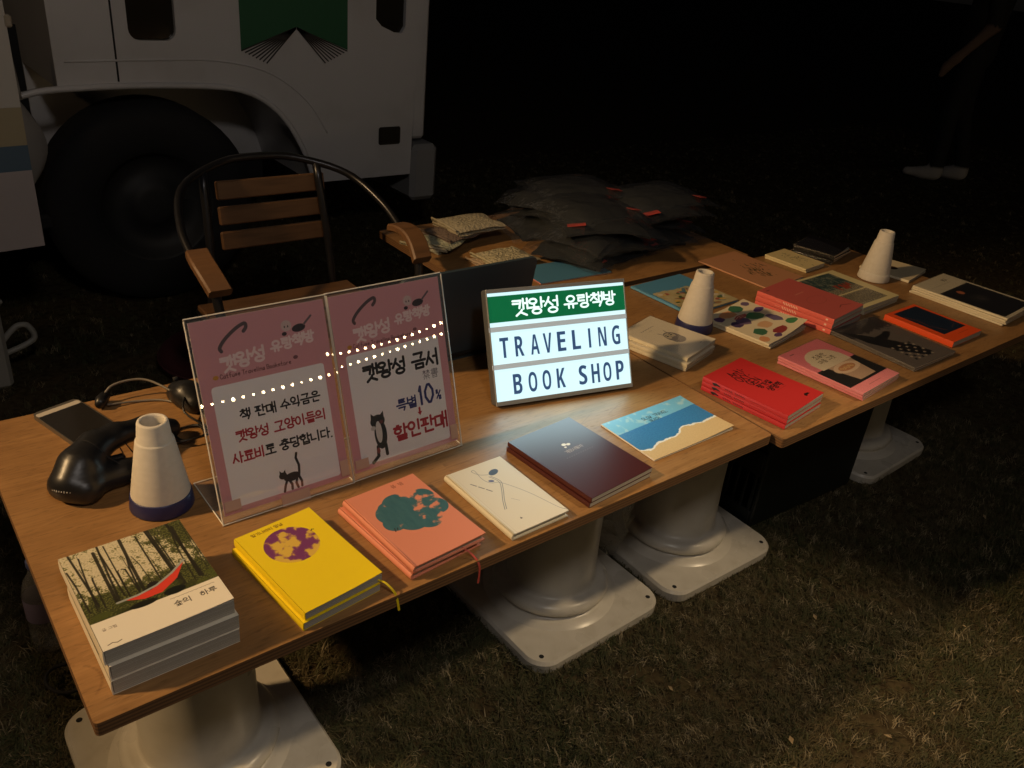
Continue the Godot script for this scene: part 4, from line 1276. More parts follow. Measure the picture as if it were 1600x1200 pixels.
func small_gear() -> void:
	var o := thing("phone", "smartphone with dark screen and pale frame lying behind the scanner", "phone", Vector3(0.226, TOP + 0.0004, -1.352), 16.0)
	var st := tool()
	prism(st, round_rect(0.078, 0.156, 0.009), 0.0, 0.0076)
	put("body", st, mat(Color(0.2, 0.18, 0.15), 0.3, 0.6), o)
	st = tool()
	prism(st, round_rect(0.0745, 0.122, 0.003), 0.0077, 0.0082, Transform3D(Basis(), Vector3(0, 0, 0.004)))
	put("screen", st, mat(Color(0.02, 0.018, 0.016), 0.12), o)
	for s in [-1, 1]:
		st = tool()
		prism(st, round_rect(0.0745, 0.012, 0.004), 0.0077, 0.0081, Transform3D(Basis(), Vector3(0, 0, 0.004 + s * 0.068)))
		put("bezel", st, mat(Color(0.55, 0.5, 0.42), 0.35), o)
	# charging cable with its plug
	o = thing("charging_cable", "dark charging cable arching over the table behind the front cone", "cable", Vector3(0.28, TOP, -1.4))
	st = tool(true)
	tube(st, curve([Vector3(-0.004, 0.012, -0.006), Vector3(0.02, 0.03, -0.016), Vector3(0.07, 0.034, -0.004), Vector3(0.108, 0.02, 0.05), Vector3(0.128, 0.006, 0.09), Vector3(0.13, 0.003, 0.13), Vector3(0.12, 0.003, 0.15)], 8), 0.0022, 7)
	put("cord", st, mat(Color(0.16, 0.14, 0.11), 0.5), o)
	st = tool(true)
	tube(st, curve([Vector3(0.0, 0.008, 0.01), Vector3(0.05, 0.003, 0.012), Vector3(0.09, 0.003, 0.03), Vector3(0.118, 0.003, 0.07)], 8), 0.002, 7)
	put("cord", st, mat(Color(0.2, 0.17, 0.13), 0.5), o)
	st = tool(true)
	tube(st, [Vector3(-0.012, 0.012, 0.012), Vector3(-0.006, 0.013, 0.0), Vector3(0.004, 0.013, -0.014)], [0.008, 0.011, 0.009], 10)
	put("plug", st, M.black, o)
	# coil of black cord
	o = thing("coiled_cord", "black cord coiled beside the first sign holder", "cord", Vector3(0.368, TOP, -1.236))
	st = tool(true)
	rng.seed = 40
	var pts := []
	for i in 56:
		var a := TAU * i / 14.0
		pts.append(Vector3((0.028 + 0.006 * sin(i * 0.7)) * cos(a), 0.003 + 0.011 * (0.5 + 0.5 * sin(i * 0.45)), (0.034 + 0.005 * cos(i * 0.9)) * sin(a)))
	pts.append_array([Vector3(0.01, 0.02, -0.05), Vector3(0.022, 0.03, -0.08), Vector3(0.036, 0.02, -0.1)])
	tube(st, curve(pts, 3), 0.0019, 6)
	put("cord", st, M.black, o)
	# mouse
	o = thing("computer_mouse", "black computer mouse partly behind the first sign holder", "mouse", Vector3(0.402, TOP, -1.345), 10)
	put_mesh("shell", flesh([[Vector3(0, 0.012, -0.025), Vector3(0, 0.02, 0.005), 0.022, 0.025, Color.WHITE], [Vector3(0, 0.02, 0.005), Vector3(0, 0.014, 0.03), 0.025, 0.02, Color.WHITE]], 0.005, 0.004), M.black, o)
	st = tool(true)
	tube(st, [Vector3(-0.0035, 0.036, -0.034), Vector3(0.0035, 0.036, -0.034)], 0.004, 10)
	put("scroll_wheel", st, M.rubber, o)

func chair(at: Vector3) -> void:
	var o := thing("garden_chair", "dark metal armchair with wooden slats and armrests behind the table", "chair", at, 0.0)
	var st: SurfaceTool
	for i in 3:   # back slats
		st = tool()
		cbox(st, Vector3(0.03, 0.712 - i * 0.063, -0.215 + i * 0.008), Vector3(0.292, 0.046, 0.014), 0.003, Basis(Vector3.RIGHT, deg_to_rad(-10)))
		put("back_slat", st, M.chair_wood, o)
	for i in 5:
		st = tool()
		cbox(st, Vector3(0, 0.442, 0.2 - i * 0.078), Vector3(0.42, 0.016, 0.062), 0.003)
		put("seat_slat", st, M.chair_wood, o)
	st = tool(true)   # the hoop that carries back and arms
	tube(st, curve([Vector3(-0.262, 0.626, 0.11), Vector3(-0.268, 0.64, 0.05), Vector3(-0.262, 0.69, -0.05), Vector3(-0.215, 0.745, -0.16), Vector3(-0.1, 0.778, -0.225), Vector3(0.0, 0.784, -0.238), Vector3(0.1, 0.778, -0.225), Vector3(0.215, 0.745, -0.16), Vector3(0.262, 0.69, -0.05), Vector3(0.268, 0.64, 0.05), Vector3(0.262, 0.626, 0.11)], 6), 0.0095, 8)
	put("hoop_frame", st, M.steel, o)
	for s in [-1, 1]:
		st = tool()   # curved wooden armrest
		var n := 12
		var ring := func(t: float) -> Array:
			var c := Vector3(s * (0.256 + 0.01 * sin(t * PI)), 0.652 + 0.01 * sin(t * PI * 0.9) - 0.05 * t * t, 0.03 + 0.13 * t)
			var out := []
			for q in [[-0.026, -0.006], [-0.022, -0.01], [0.022, -0.01], [0.026, -0.006], [0.026, 0.006], [0.022, 0.01], [-0.022, 0.01], [-0.026, 0.006]]: out.append(c + Vector3(q[0], q[1], q[1] * 0.6 * t))
			return out
		for i in n:
			var ra: Array = ring.call(float(i) / n)
			var rb: Array = ring.call(float(i + 1) / n)
			for k in 8: quad(st, ra[k], ra[(k + 1) % 8], rb[(k + 1) % 8], rb[k])
		for e in [ring.call(0.0), ring.call(1.0)]:
			for k in 6: tri(st, e[0], e[k + 1], e[k + 2])
		put("armrest", st, M.chair_wood, o)
		st = tool(true)
		tube(st, curve([Vector3(s * 0.262, 0.625, 0.13), Vector3(s * 0.25, 0.44, 0.17), Vector3(s * 0.24, 0.01, 0.2)], 5), 0.011, 8)
		put("leg", st, M.steel, o)
		st = tool(true)
		tube(st, curve([Vector3(s * 0.15, 0.765, -0.205), Vector3(s * 0.17, 0.44, -0.15), Vector3(s * 0.22, 0.01, -0.25)], 5), 0.011, 8)
		put("leg", st, M.steel, o)
		st = tool(true)
		tube(st, [Vector3(s * 0.2, 0.425, 0.21), Vector3(s * 0.2, 0.425, -0.16)], 0.009, 8)
		put("seat_rail", st, M.steel, o)

func goods() -> void:
	# cotton pouches on the rear board
	var rr := RandomNumberGenerator.new()
	rr.seed = 90
	var spots := [
		["cotton pouch at the bottom of the pouch heap, pale green", Vector3(1.30, 0.0, -1.90), 24.0, Vector2(0.17, 0.13), Color(0.42, 0.44, 0.3)],
		["cotton pouch fanned out on the left of the pouch heap", Vector3(1.285, 0.010, -1.885), 40.0, Vector2(0.15, 0.12), Color(0.46, 0.42, 0.28)],
		["pale green cotton pouch fanned out second in the heap", Vector3(1.30, 0.018, -1.87), 33.0, Vector2(0.15, 0.12), Color(0.4, 0.43, 0.29)],
		["dark printed pouch in the middle of the pouch heap", Vector3(1.35, 0.028, -1.885), 14.0, Vector2(0.16, 0.12), Color(0.2, 0.15, 0.12)],
		["beige cotton pouch second from top of the heap", Vector3(1.405, 0.036, -1.89), 4.0, Vector2(0.17, 0.12), Color(0.45, 0.39, 0.27)],
		["beige cotton pouch lying on top of the heap", Vector3(1.405, 0.046, -1.892), 1.0, Vector2(0.175, 0.125), Color(0.46, 0.4, 0.28)],
		["printed cotton pouch under the folded beige one by the laptop", Vector3(1.375, 0.0, -1.70), 8.0, Vector2(0.15, 0.11), Color(0.4, 0.3, 0.2)],
		["beige cotton pouch nearest the laptop lid", Vector3(1.392, 0.011, -1.695), 4.0, Vector2(0.155, 0.115), Color(0.5, 0.42, 0.26)]]
	for q in spots:
		var o := thing("cotton_pouch", q[0], "pouch", Vector3(q[1].x, TOP + 0.0005 + q[1].y, q[1].z), q[2], "cotton pouches on the rear board")
		var ph := rr.randf() * 9.0
		var s: Vector2 = q[3]
		var m: StandardMaterial3D = M.cloth.duplicate()
		m.albedo_color = (q[4] / Color(0.45, 0.4, 0.28)).clamp() .linear_to_srgb()
		var st := tool(true)
		sheet(st, 12, 10, func(u: float, v: float) -> Vector3:
			var edge := minf(minf(u, 1 - u), minf(v, 1 - v))
			return Vector3((u - 0.5) * s.x + 0.003 * sin(v * 9 + ph), 0.003 + 0.0085 * smoothstep(0.0, 0.18, edge) + 0.0016 * sin(u * 14 + ph) * sin(v * 11 - ph), (v - 0.5) * s.y + 0.003 * sin(u * 8 - ph)), 0.0022)
		put("fabric", st, m, o)
		st = tool(true)   # drawn hem with its cord
		tube(st, [Vector3(-s.x * 0.5, 0.0075, -s.y * 0.5), Vector3(-s.x * 0.485, 0.008, 0.0), Vector3(-s.x * 0.5, 0.007, s.y * 0.48)], 0.0035, 6)
		put("hem", st, m, o)
	# dark folded shirts in clear bags
	var dark := mat(Color(0.007, 0.009, 0.011), 0.85)
	var film_mat := clear(0.01, Color(0.6, 0.66, 0.7), 0.045)
	film_mat.normal_enabled = true
	film_mat.normal_texture = bump_tex(0.012, 12.0, 55)
	film_mat.normal_scale = 0.55
	triplanar(film_mat, Vector3(5, 5, 5))
	var where := ["bottom", "second", "third", "fourth", "fifth", "top"]
	var nz := FastNoiseLite.new()
	nz.frequency = 1.0
	nz.fractal_octaves = 3
	for heap in [[1.66, -1.65, 6, "front heap"], [1.93, -1.70, 6, "right-hand heap"], [1.74, -1.87, 6, "rear heap"]]:
		for i in heap[2]:
			var o := thing("bagged_shirt", "dark folded shirt in a clear bag, %s of the %s" % [where[i], heap[3]] if i in [0, 5] else "dark folded shirt in a clear bag, %s up in the %s" % [where[i], heap[3]], "bagged shirt", Vector3(heap[0] + rr.randf_range(-0.04, 0.04), TOP + 0.002 + i * 0.0255, heap[1] + rr.randf_range(-0.035, 0.035)), rr.randf_range(-28, 28) + 6, "bagged shirts heaped on the rear board")
			if i > 0: o.rotation_degrees += Vector3(rr.randf_range(-1.6, 1.6), 0, rr.randf_range(-2.2, 2.2))
			var off := Vector3(rr.randf() * 50, i * 7.3, rr.randf() * 50)
			var sx := rr.randf_range(0.25, 0.31)
			var sz := rr.randf_range(0.19, 0.23)
			var sag := 0.0 if i == 0 else rr.randf_range(0.01, 0.03)
			var f := func(u: float, v: float, grow: float, base: float, puff: float, rough: float) -> Vector3:
				var edge := minf(minf(u, 1 - u), minf(v, 1 - v))
				var p := Vector3((u - 0.5) * sx * grow, 0, (v - 0.5) * sz * grow)
				p.x += rough * 2.2 * nz.get_noise_3dv(off + Vector3(v * 7, 3, u)) * (1.0 - smoothstep(0.0, 0.3, edge))
				p.z += rough * 2.2 * nz.get_noise_3dv(off + Vector3(u * 7, 9, v)) * (1.0 - smoothstep(0.0, 0.3, edge))
				p.y = base + puff * smoothstep(0.0, 0.22, edge) + rough * nz.get_noise_3dv(off + Vector3(u * 3.4 + v, 0, v * 3.0 - u)) - sag * pow(absf(2 * u - 1), 2.4) - 0.5 * sag * pow(absf(2 * v - 1), 2.4)
				if i == 0: p.y = maxf(p.y, base * 0.6)
				return p
			var st := tool(true)
			sheet(st, 12, 10, func(u: float, v: float) -> Vector3: return f.call(u, v, 0.9, 0.008, 0.013, 0.0042), 0.007)
			put("folded_shirt", st, dark, o)
			st = tool(true)
			sheet(st, 30, 26, func(u: float, v: float) -> Vector3: return f.call(u, v, 1.18, 0.0095, 0.0135, 0.0042) + Vector3(0, 0.0022 * absf(nz.get_noise_3dv(off * 2.0 + Vector3(u * 13, 0, v * 10))), 0), 0.0004)
			put("clear_bag", st, film_mat, o)
			if i % 2 == 0 or i == 5:
				st = tool()
				var e := -1.0 if i % 4 == 0 else 1.0
				cbox(st, Vector3(e * sx * 0.36, 0.02 - sag * 0.45, sz * 0.4), Vector3(0.05, 0.0008, 0.026), 0.0002, Basis(Vector3.UP, 0.3 * e) * Basis(Vector3.BACK, -0.2 * e))
				put("red_tag", st, mat(Color(0.42, 0.055, 0.045), 0.5), o)

func under_table() -> void:
	# black plastic crate
	var o := thing("plastic_crate", "black slotted plastic crate on the grass under the far board", "crate", Vector3(1.93, 0.006, -1.09), -3.0)
	var m := mat(Color(0.008, 0.011, 0.01), 0.45)
	var st := tool()
	cbox(st, Vector3(0, 0.012, 0), Vector3(0.42, 0.02, 0.3), 0.003)
	put("floor_panel", st, m, o)
	for s in [-1, 1]:
		st = tool()
		cbox(st, Vector3(0, 0.19, s * 0.155), Vector3(0.44, 0.36, 0.012), 0.003)
		put("long_side", st, m, o)
		for rail in [[0.03, 0.05], [0.2, 0.07]] + ([[0.355, 0.045]] if s > 0 else []):
			st = tool()
			cbox(st, Vector3(s * 0.216, rail[0], 0), Vector3(0.012, rail[1], 0.3), 0.002)
			put("end_rail", st, m, o)
		for k in 11:
			st = tool()
			cbox(st, Vector3(s * 0.216, 0.18 if s > 0 else 0.115, -0.14 + k * 0.028), Vector3(0.008, 0.32 if s > 0 else 0.19, 0.009), 0.001)
			put("end_bar", st, m, o)
	var wrap_ := clear(0.16, Color(0.75, 0.76, 0.68), 0.12)
	wrap_.normal_enabled = true
	wrap_.normal_texture = bump_tex(0.02, 16.0, 57)
	triplanar(wrap_, Vector3(6, 6, 6))
	# crumpled bags
	for q in [["crumpled_bag", "crumpled clear plastic bag standing between the two middle pedestals", Vector3(1.292, 0.032, -1.085), Vector3(0.1, 0.2, 0.1), wrap_], ["crumpled_bag", "pale crumpled plastic bag stuffed into the black crate", Vector3(1.755, 0.21, -1.05), Vector3(0.1, 0.2, 0.16), mat(Color(0.45, 0.46, 0.36), 0.35)]]:
		o = thing(q[0], q[1], "plastic bag", q[2], 0.0)
		var n := FastNoiseLite.new()
		n.seed = 8
		n.frequency = 7.0
		st = tool()
		var s: Vector3 = q[3]
		var pt := func(i: int, j: int) -> Vector3:
			var a := TAU * i / 18.0
			var t := j / 12.0
			var r := 0.5 * (0.86 + 0.3 * sin(t * 3.0)) * (1.0 if t < 0.8 else 1.0 - (t - 0.8) * 3.4)
			var p := Vector3(cos(a) * r * s.x * (1.0 + 0.25 * cos(2 * a)), t * s.y, sin(a) * r * s.z)
			return p * (1.0 + 0.38 * n.get_noise_3dv(p * 3.0)) if t > 0.01 else p
		for i in 18:
			for j in 12: quad(st, pt.call(i, j), pt.call((i + 1) % 18, j), pt.call((i + 1) % 18, j + 1), pt.call(i, j + 1))
		put("bag_skin", st, q[4], o)
	# bottle with a loop of cord beyond the left end
	o = thing("water_bottle", "clear plastic water bottle on the grass beyond the table's left end", "bottle", Vector3(0.128, 0.006, -1.47), 0.0)
	st = tool(true)
	lathe(st, [Vector2(0, 0), Vector2(0.028, 0.0), Vector2(0.032, 0.006), Vector2(0.032, 0.05), Vector2(0.03, 0.055), Vector2(0.032, 0.06), Vector2(0.032, 0.14), Vector2(0.026, 0.165), Vector2(0.014, 0.185), Vector2(0.012, 0.2)], 24)
	put("bottle_body", st, clear(0.1, Color(0.75, 0.78, 0.85), 0.06), o)
	st = tool(true)
	lathe(st, [Vector2(0.0325, 0.08), Vector2(0.0327, 0.082), Vector2(0.0327, 0.128), Vector2(0.0325, 0.13)], 24)
	put("paper_label", st, mat(Color(0.2, 0.17, 0.28), 0.5), o)
	st = tool(true)
	lathe(st, [Vector2(0.014, 0.198), Vector2(0.0145, 0.2), Vector2(0.0145, 0.213), Vector2(0.013, 0.215), Vector2(0, 0.215)], 20)
	put("screw_cap", st, mat(Color(0.08, 0.1, 0.25), 0.5), o)
	o = thing("ground_cable", "black cable looped on the grass beside the table's left end", "cable", Vector3(0.13, 0.022, -1.36), 0.0)
	st = tool(true)
	tube(st, curve([Vector3(0.2, 0, -0.12), Vector3(0.06, 0.004, -0.02), Vector3(-0.02, 0.01, -0.01), Vector3(-0.035, 0.01, 0.03), Vector3(0.0, 0.004, 0.06), Vector3(0.1, 0, 0.05), Vector3(0.3, 0, 0.06)], 8), 0.0035, 8)
	put("cord", st, M.rubber, o)

# ------------------------------------------------------------------ the van behind
func van() -> void:
	var o := thing("van", "white van with a green open-book emblem parked behind the stall", "van", Vector3(0, 0, -3.0), 0.0)
	var paint := mat(Color(1, 1, 1), 0.3)
	paint.albedo_texture = noise_tex(0.006, [Color(0.56, 0.55, 0.55), Color(0.64, 0.63, 0.64), Color(0.66, 0.65, 0.66)], 512, 71, 5)
	triplanar(paint, Vector3(0.7, 0.7, 0.7))
	var body := CSGCombiner3D.new()
	body.name = "body"
	o.add_child(body)
	var add := func(poly: PackedVector2Array, depth: float, z: float, op: int) -> void:
		var p := CSGPolygon3D.new()
		p.name = "piece"
		p.polygon = poly
		p.depth = depth
		p.position.z = z
		p.operation = op
		p.material = paint
		body.add_child(p, true)
	# side outline, wheel arch cut in
	var arch := PackedVector2Array()
	for p in curve([Vector3(0.24, 0.3, 0), Vector3(0.27, 0.5, 0), Vector3(0.36, 0.68, 0), Vector3(0.5, 0.765, 0), Vector3(0.7, 0.785, 0), Vector3(0.98, 0.785, 0), Vector3(1.19, 0.765, 0), Vector3(1.32, 0.69, 0), Vector3(1.41, 0.56, 0), Vector3(1.46, 0.42, 0), Vector3(1.475, 0.3, 0)], 5): arch.append(Vector2(p.x, p.y))
	add.call(PackedVector2Array([Vector2(-3.2, 0.41), Vector2(1.9, 0.41), Vector2(1.92, 1.2), Vector2(1.88, 2.3), Vector2(-3.2, 2.3)]), 1.75, 0.0, CSGShape3D.OPERATION_UNION)
	add.call(arch, 0.5, 0.001, CSGShape3D.OPERATION_SUBTRACTION)
	add.call(PackedVector2Array([Vector2(-0.55, 0.3), Vector2(0.605, 0.3), Vector2(0.595, 2.05), Vector2(-0.55, 2.05)]), 1.4, 0.001, CSGShape3D.OPERATION_SUBTRACTION)   # the open doorway
	var w1 := PackedVector2Array()
	for p in round_rect(0.15, 0.9, 0.035): w1.append(p + Vector2(0.905, 1.375))
	add.call(w1, 0.03, 0.001, CSGShape3D.OPERATION_SUBTRACTION)
	var w2 := PackedVector2Array([Vector2(1.725, 1.01), Vector2(1.75, 0.985), Vector2(1.81, 0.962), Vector2(1.84, 0.962), Vector2(1.855, 0.985), Vector2(1.86, 1.7), Vector2(1.725, 1.7)])
	add.call(w2, 0.03, 0.001, CSGShape3D.OPERATION_SUBTRACTION)
	var glass := mat(Color(0.02, 0.017, 0.012), 0.12)
	for poly in [w1, w2]:
		var st := tool()
		var tr := Transform3D(Basis(Vector3.RIGHT, PI / 2), Vector3.ZERO)
		var pp := PackedVector2Array()
		for p in poly: pp.append(Vector2(p.x, -p.y))
		prism(st, pp, -0.028, -0.018, tr)
		put("window_pane", st, glass, o)
	var st := tool(true)
	var lip := []
	for p in arch:
		if p.y > 0.4: lip.append(Vector3(p.x, p.y, 0.004))
	tube(st, lip, 0.011, 6)
	put("arch_lip", st, paint, o)
	st = tool(true)
	tube(st, curve([Vector3(0.63, 0.862, 0.0), Vector3(0.9, 0.866, 0.0), Vector3(1.12, 0.862, 0.0), Vector3(1.3, 0.82, 0.0), Vector3(1.44, 0.72, 0.0), Vector3(1.52, 0.6, 0.0)], 6), 0.004, 6)
	put("body_crease", st, paint, o)
	st = tool()
	cbox(st, Vector3(0.784, 1.3, -0.0005), Vector3(0.006, 1.0, 0.004), 0.0004)
	put("panel_seam", st, M.rubber, o)
	st = tool()
	cbox(st, Vector3(1.795, 0.575, 0.004), Vector3(0.1, 0.07, 0.014), 0.006)
	put("side_marker", st, mat(Color(0.03, 0.025, 0.018), 0.25), o)
	st = tool()
	cbox(st, Vector3(1.915, 1.3, -0.05), Vector3(0.016, 1.6, 0.05), 0.003)
	put("rear_corner_gap", st, M.rubber, o)
	st = tool()
	cbox(st, Vector3(1.965, 1.42, -0.55), Vector3(0.07, 1.76, 1.0), 0.012)
	put("rear_door", st, paint, o)
	st = tool()
	cbox(st, Vector3(1.99, 0.4, -0.7), Vector3(0.13, 0.24, 1.36), 0.02)
	put("rear_bumper", st, mat(Color(0.3, 0.3, 0.3), 0.5), o)
	# inner wheel house and wheel
	st = tool()
	cbox(st, Vector3(0.87, 0.6, -0.52), Vector3(1.2, 0.6, 0.02), 0.002)
	put("wheel_house", st, M.rubber, o)
	var wheel := Node3D.new()
	wheel.name = "wheel"
	o.add_child(wheel)
	wheel.position = Vector3(0.88, 0.36, -0.14)
	wheel.rotation_degrees.x = 90
	st = tool(true)
	lathe(st, [Vector2(0.2, 0.09), Vector2(0.225, 0.105), Vector2(0.3, 0.108), Vector2(0.34, 0.095), Vector2(0.36, 0.06), Vector2(0.36, -0.06), Vector2(0.34, -0.095), Vector2(0.2, -0.1)], 48)
	put("tyre", st, M.rubber, wheel)
	st = tool(true)
	lathe(st, [Vector2(0.205, 0.09), Vector2(0.19, 0.085), Vector2(0.18, 0.05), Vector2(0.1, 0.03), Vector2(0.08, 0.06), Vector2(0.05, 0.065), Vector2(0, 0.065)], 40)
	put("rim", st, mat(Color(0.02, 0.02, 0.02), 0.6), wheel)
	# emblem: an open book with a fan of page lines below
	var green := mat(Color(0.012, 0.12, 0.055), 0.45)
	var flat := func(called: String, pts: Array, m: Material, z: float) -> void:
		var s2 := tool()
		var pp := PackedVector2Array()
		for p in pts: pp.append(Vector2(p.x, -p.y))
		prism(s2, pp, z, z + 0.0015, Transform3D(Basis(Vector3.RIGHT, PI / 2), Vector3.ZERO))
		put(called, s2, m, o)
	flat.call("emblem_cover", [Vector2(1.196, 0.895), Vector2(1.405, 0.975), Vector2(1.405, 1.5), Vector2(1.196, 1.44)], green, 0.001)
	flat.call("emblem_cover", [Vector2(1.405, 0.975), Vector2(1.605, 0.9), Vector2(1.605, 1.44), Vector2(1.405, 1.5)], green, 0.0016)
	var line := mat(Color(0.03, 0.028, 0.03), 0.5)
	for s in [-1, 1]:
		for i in 8:
			var t := i / 7.0
			var a := Vector2(1.402 + s * 0.002, 0.974 - t * 0.003)
			var b := Vector2(1.4 + s * (0.204 - 0.09 * t), 0.896 - 0.042 * t)
			var nn := (b - a).orthogonal().normalized() * 0.0022
			flat.call("emblem_page_line", [a - nn, b - nn, b + nn, a + nn], line, 0.0024)
	# the door swung open on the left, with its painted bands
	var door := Node3D.new()
	door.name = "open_door"
	o.add_child(door)
	door.position = Vector3(0.418, 0.0, 0.42)
	door.rotation_degrees.y = 6
	for band in [[0.44, 0.655, Color(0.5, 0.44, 0.43)], [0.655, 0.722, Color(0.1, 0.16, 0.22)], [0.722, 0.82, Color(0.4, 0.34, 0.22)], [0.82, 1.9, Color(0.58, 0.55, 0.5)]]:
		st = tool()
		cbox(st, Vector3(-0.46, (band[0] + band[1]) / 2, 0), Vector3(0.92, band[1] - band[0], 0.035), 0.0006)
		put("door_band", st, mat(band[2], 0.35), door)
	st = tool()
	cbox(st, Vector3(0.004, 1.03, 0.0), Vector3(0.016, 0.03, 0.05), 0.004)
	put("latch", st, mat(Color(0.4, 0.34, 0.26), 0.4), door)
	st = tool()
	cbox(st, Vector3(0.02, 0.34, -0.46), Vector3(1.1, 0.05, 0.8), 0.01)
	put("floor_step", st, M.rubber, o)

func by_the_van() -> void:
	# white storage box with a lifted handle at the left edge
	var o := thing("storage_box", "white plastic box with raised handle at the open van door", "box", Vector3(0.06, 0.004, -2.72), 4.0)
	var m := mat(Color(0.32, 0.31, 0.28), 0.5)
	var st := tool()
	cbox(st, Vector3(0, 0.135, 0), Vector3(0.42, 0.27, 0.3), 0.012)
	put("box_body", st, m, o)
	st = tool()
	cbox(st, Vector3(0, 0.278, 0), Vector3(0.44, 0.022, 0.32), 0.008)
	put("lid", st, m, o)
	st = tool(true)
	tube(st, curve([Vector3(0.205, 0.13, 0.1), Vector3(0.24, 0.165, 0.1), Vector3(0.262, 0.175, 0.1), Vector3(0.284, 0.165, 0.1), Vector3(0.29, 0.12, 0.1), Vector3(0.2, 0.09, 0.1)], 5), 0.009, 8)
	put("handle", st, m, o)
	# dark red ring cushion on the grass
	o = thing("ring_cushion", "dark red ring-shaped cushion on the grass behind the sign holder", "cushion", Vector3(0.80, 0.012, -2.46), 0.0)
	o.rotation_degrees.x = 8
	st = tool(true)
	var ring := []
	for k in 32: ring.append(Vector3(0.1 * cos(TAU * k / 32), 0.04, 0.1 * sin(TAU * k / 32)))
	tube(st, ring, 0.036, 14, true)
	put("cover", st, mat(Color(0.05, 0.007, 0.012), 0.95), o)
	st = tool(true)
	tube(st, ring.map(func(p): return p * Vector3(1.36, 1, 1.36)), 0.004, 6, true)
	put("piping", st, mat(Color(0.05, 0.006, 0.01), 0.8), o)
	# pale cloth bag hanging inside the doorway
	o = thing("cloth_bag", "pale cloth bag hanging in the van's open doorway", "bag", Vector3(0.46, 0.50, -2.98), 0.0)
	st = tool(true)
	var pt := func(i: int, j: int) -> Vector3:
		var a := TAU * i / 20.0
		var t := j / 12.0
		var r := sin(0.35 + t * 2.5) * (1.0 - 0.25 * t)
		return Vector3(cos(a) * 0.085 * r * (1.0 + 0.12 * sin(3 * a + t * 4)), t * 0.27, sin(a) * 0.04 * r)
	for i in 20:
		for j in 12: quad(st, pt.call(i, j), pt.call(i + 1, j), pt.call(i + 1, j + 1), pt.call(i, j + 1))
	put("bag_cloth", st, mat(Color(0.3, 0.28, 0.26), 0.9), o)
	st = tool(true)
	tube(st, curve([Vector3(-0.03, 0.26, 0), Vector3(-0.02, 0.4, 0), Vector3(0.0, 0.46, 0), Vector3(0.02, 0.4, 0), Vector3(0.03, 0.26, 0)], 5), 0.006, 6)
	put("strap", st, mat(Color(0.26, 0.24, 0.22), 0.9), o)

func person(at: Vector3, turn: float) -> void:
	var o := thing("person", "person in dark clothes and white sneakers standing far right on the lawn", "person", at, turn)
	var dk := Color(0.018, 0.016, 0.015)
	var tr := Color(0.012, 0.012, 0.014)
	var sk := Color(0.2, 0.13, 0.09)
	var wh := Color(0.42, 0.4, 0.38)
	var hr := Color(0.012, 0.01, 0.009)
	# faces -x; z is sideways
	var b := [
		[Vector3(0, 0.9, 0), Vector3(0, 1.05, 0), 0.13, 0.125, tr], [Vector3(0, 1.08, 0), Vector3(0.01, 1.34, 0), 0.125, 0.14, dk], [Vector3(0.01, 1.36, -0.13), Vector3(0.01, 1.36, 0.13), 0.07, 0.07, dk],
		[Vector3(0.01, 1.38, 0), Vector3(-0.01, 1.5, 0), 0.06, 0.05, sk], [Vector3(-0.02, 1.58, 0), Vector3(-0.015, 1.66, 0), 0.082, 0.095, sk], [Vector3(0.015, 1.62, 0), Vector3(0.005, 1.7, 0), 0.09, 0.092, hr],
		[Vector3(-0.115, 1.6, 0), Vector3(-0.108, 1.585, 0), 0.014, 0.018, sk], [Vector3(-0.02, 1.61, 0.09), Vector3(-0.01, 1.62, 0.092), 0.02, 0.016, sk], [Vector3(-0.02, 1.61, -0.09), Vector3(-0.01, 1.62, -0.092), 0.02, 0.016, sk],
		# far arm hanging
		[Vector3(0.01, 1.36, -0.18), Vector3(0.03, 1.1, -0.22), 0.055, 0.045, dk], [Vector3(0.03, 1.1, -0.22), Vector3(0.0, 0.88, -0.22), 0.042, 0.034, dk], [Vector3(0.0, 0.86, -0.22), Vector3(-0.02, 0.77, -0.22), 0.032, 0.024, sk],
		# near arm: sleeve to the elbow, forearm reaching forward and down
		[Vector3(0.01, 1.36, 0.18), Vector3(0.06, 1.1, 0.23), 0.055, 0.047, dk], [Vector3(0.06, 1.09, 0.23), Vector3(-0.1, 0.87, 0.24), 0.043, 0.031, sk], [Vector3(-0.11, 0.86, 0.24), Vector3(-0.15, 0.8, 0.235), 0.034, 0.03, sk]]
	for k in 4: b.append([Vector3(-0.155, 0.795, 0.215 + k * 0.015), Vector3(-0.165 - 0.004 * k, 0.735 + 0.006 * absf(k - 1.5), 0.216 + k * 0.014), 0.0105, 0.0085, sk])
	b.append([Vector3(-0.13, 0.83, 0.215), Vector3(-0.165, 0.79, 0.2), 0.012, 0.009, sk])
	for s in [-1, 1]:
		var fx := -0.03 if s > 0 else 0.14
		b.append_array([[Vector3(0, 0.9, s * 0.085), Vector3(fx * 0.4 - 0.02, 0.5, s * 0.095), 0.095, 0.065, tr], [Vector3(fx * 0.4 - 0.02, 0.5, s * 0.095), Vector3(fx + 0.02, 0.12, s * 0.095), 0.064, 0.05, tr],
			[Vector3(fx + 0.03, 0.05, s * 0.095), Vector3(fx - 0.06, 0.042, s * 0.1), 0.046, 0.04, wh], [Vector3(fx - 0.06, 0.042, s * 0.1), Vector3(fx - 0.17, 0.034, s * 0.105), 0.04, 0.033, wh], [Vector3(fx + 0.02, 0.1, s * 0.095), Vector3(fx + 0.01, 0.05, s * 0.095), 0.04, 0.045, wh]])
	var m := mat(Color(1, 1, 1), 0.85)
	m.vertex_color_use_as_albedo = true
	put_mesh("body", flesh(b, 0.02, 0.012), m, o)

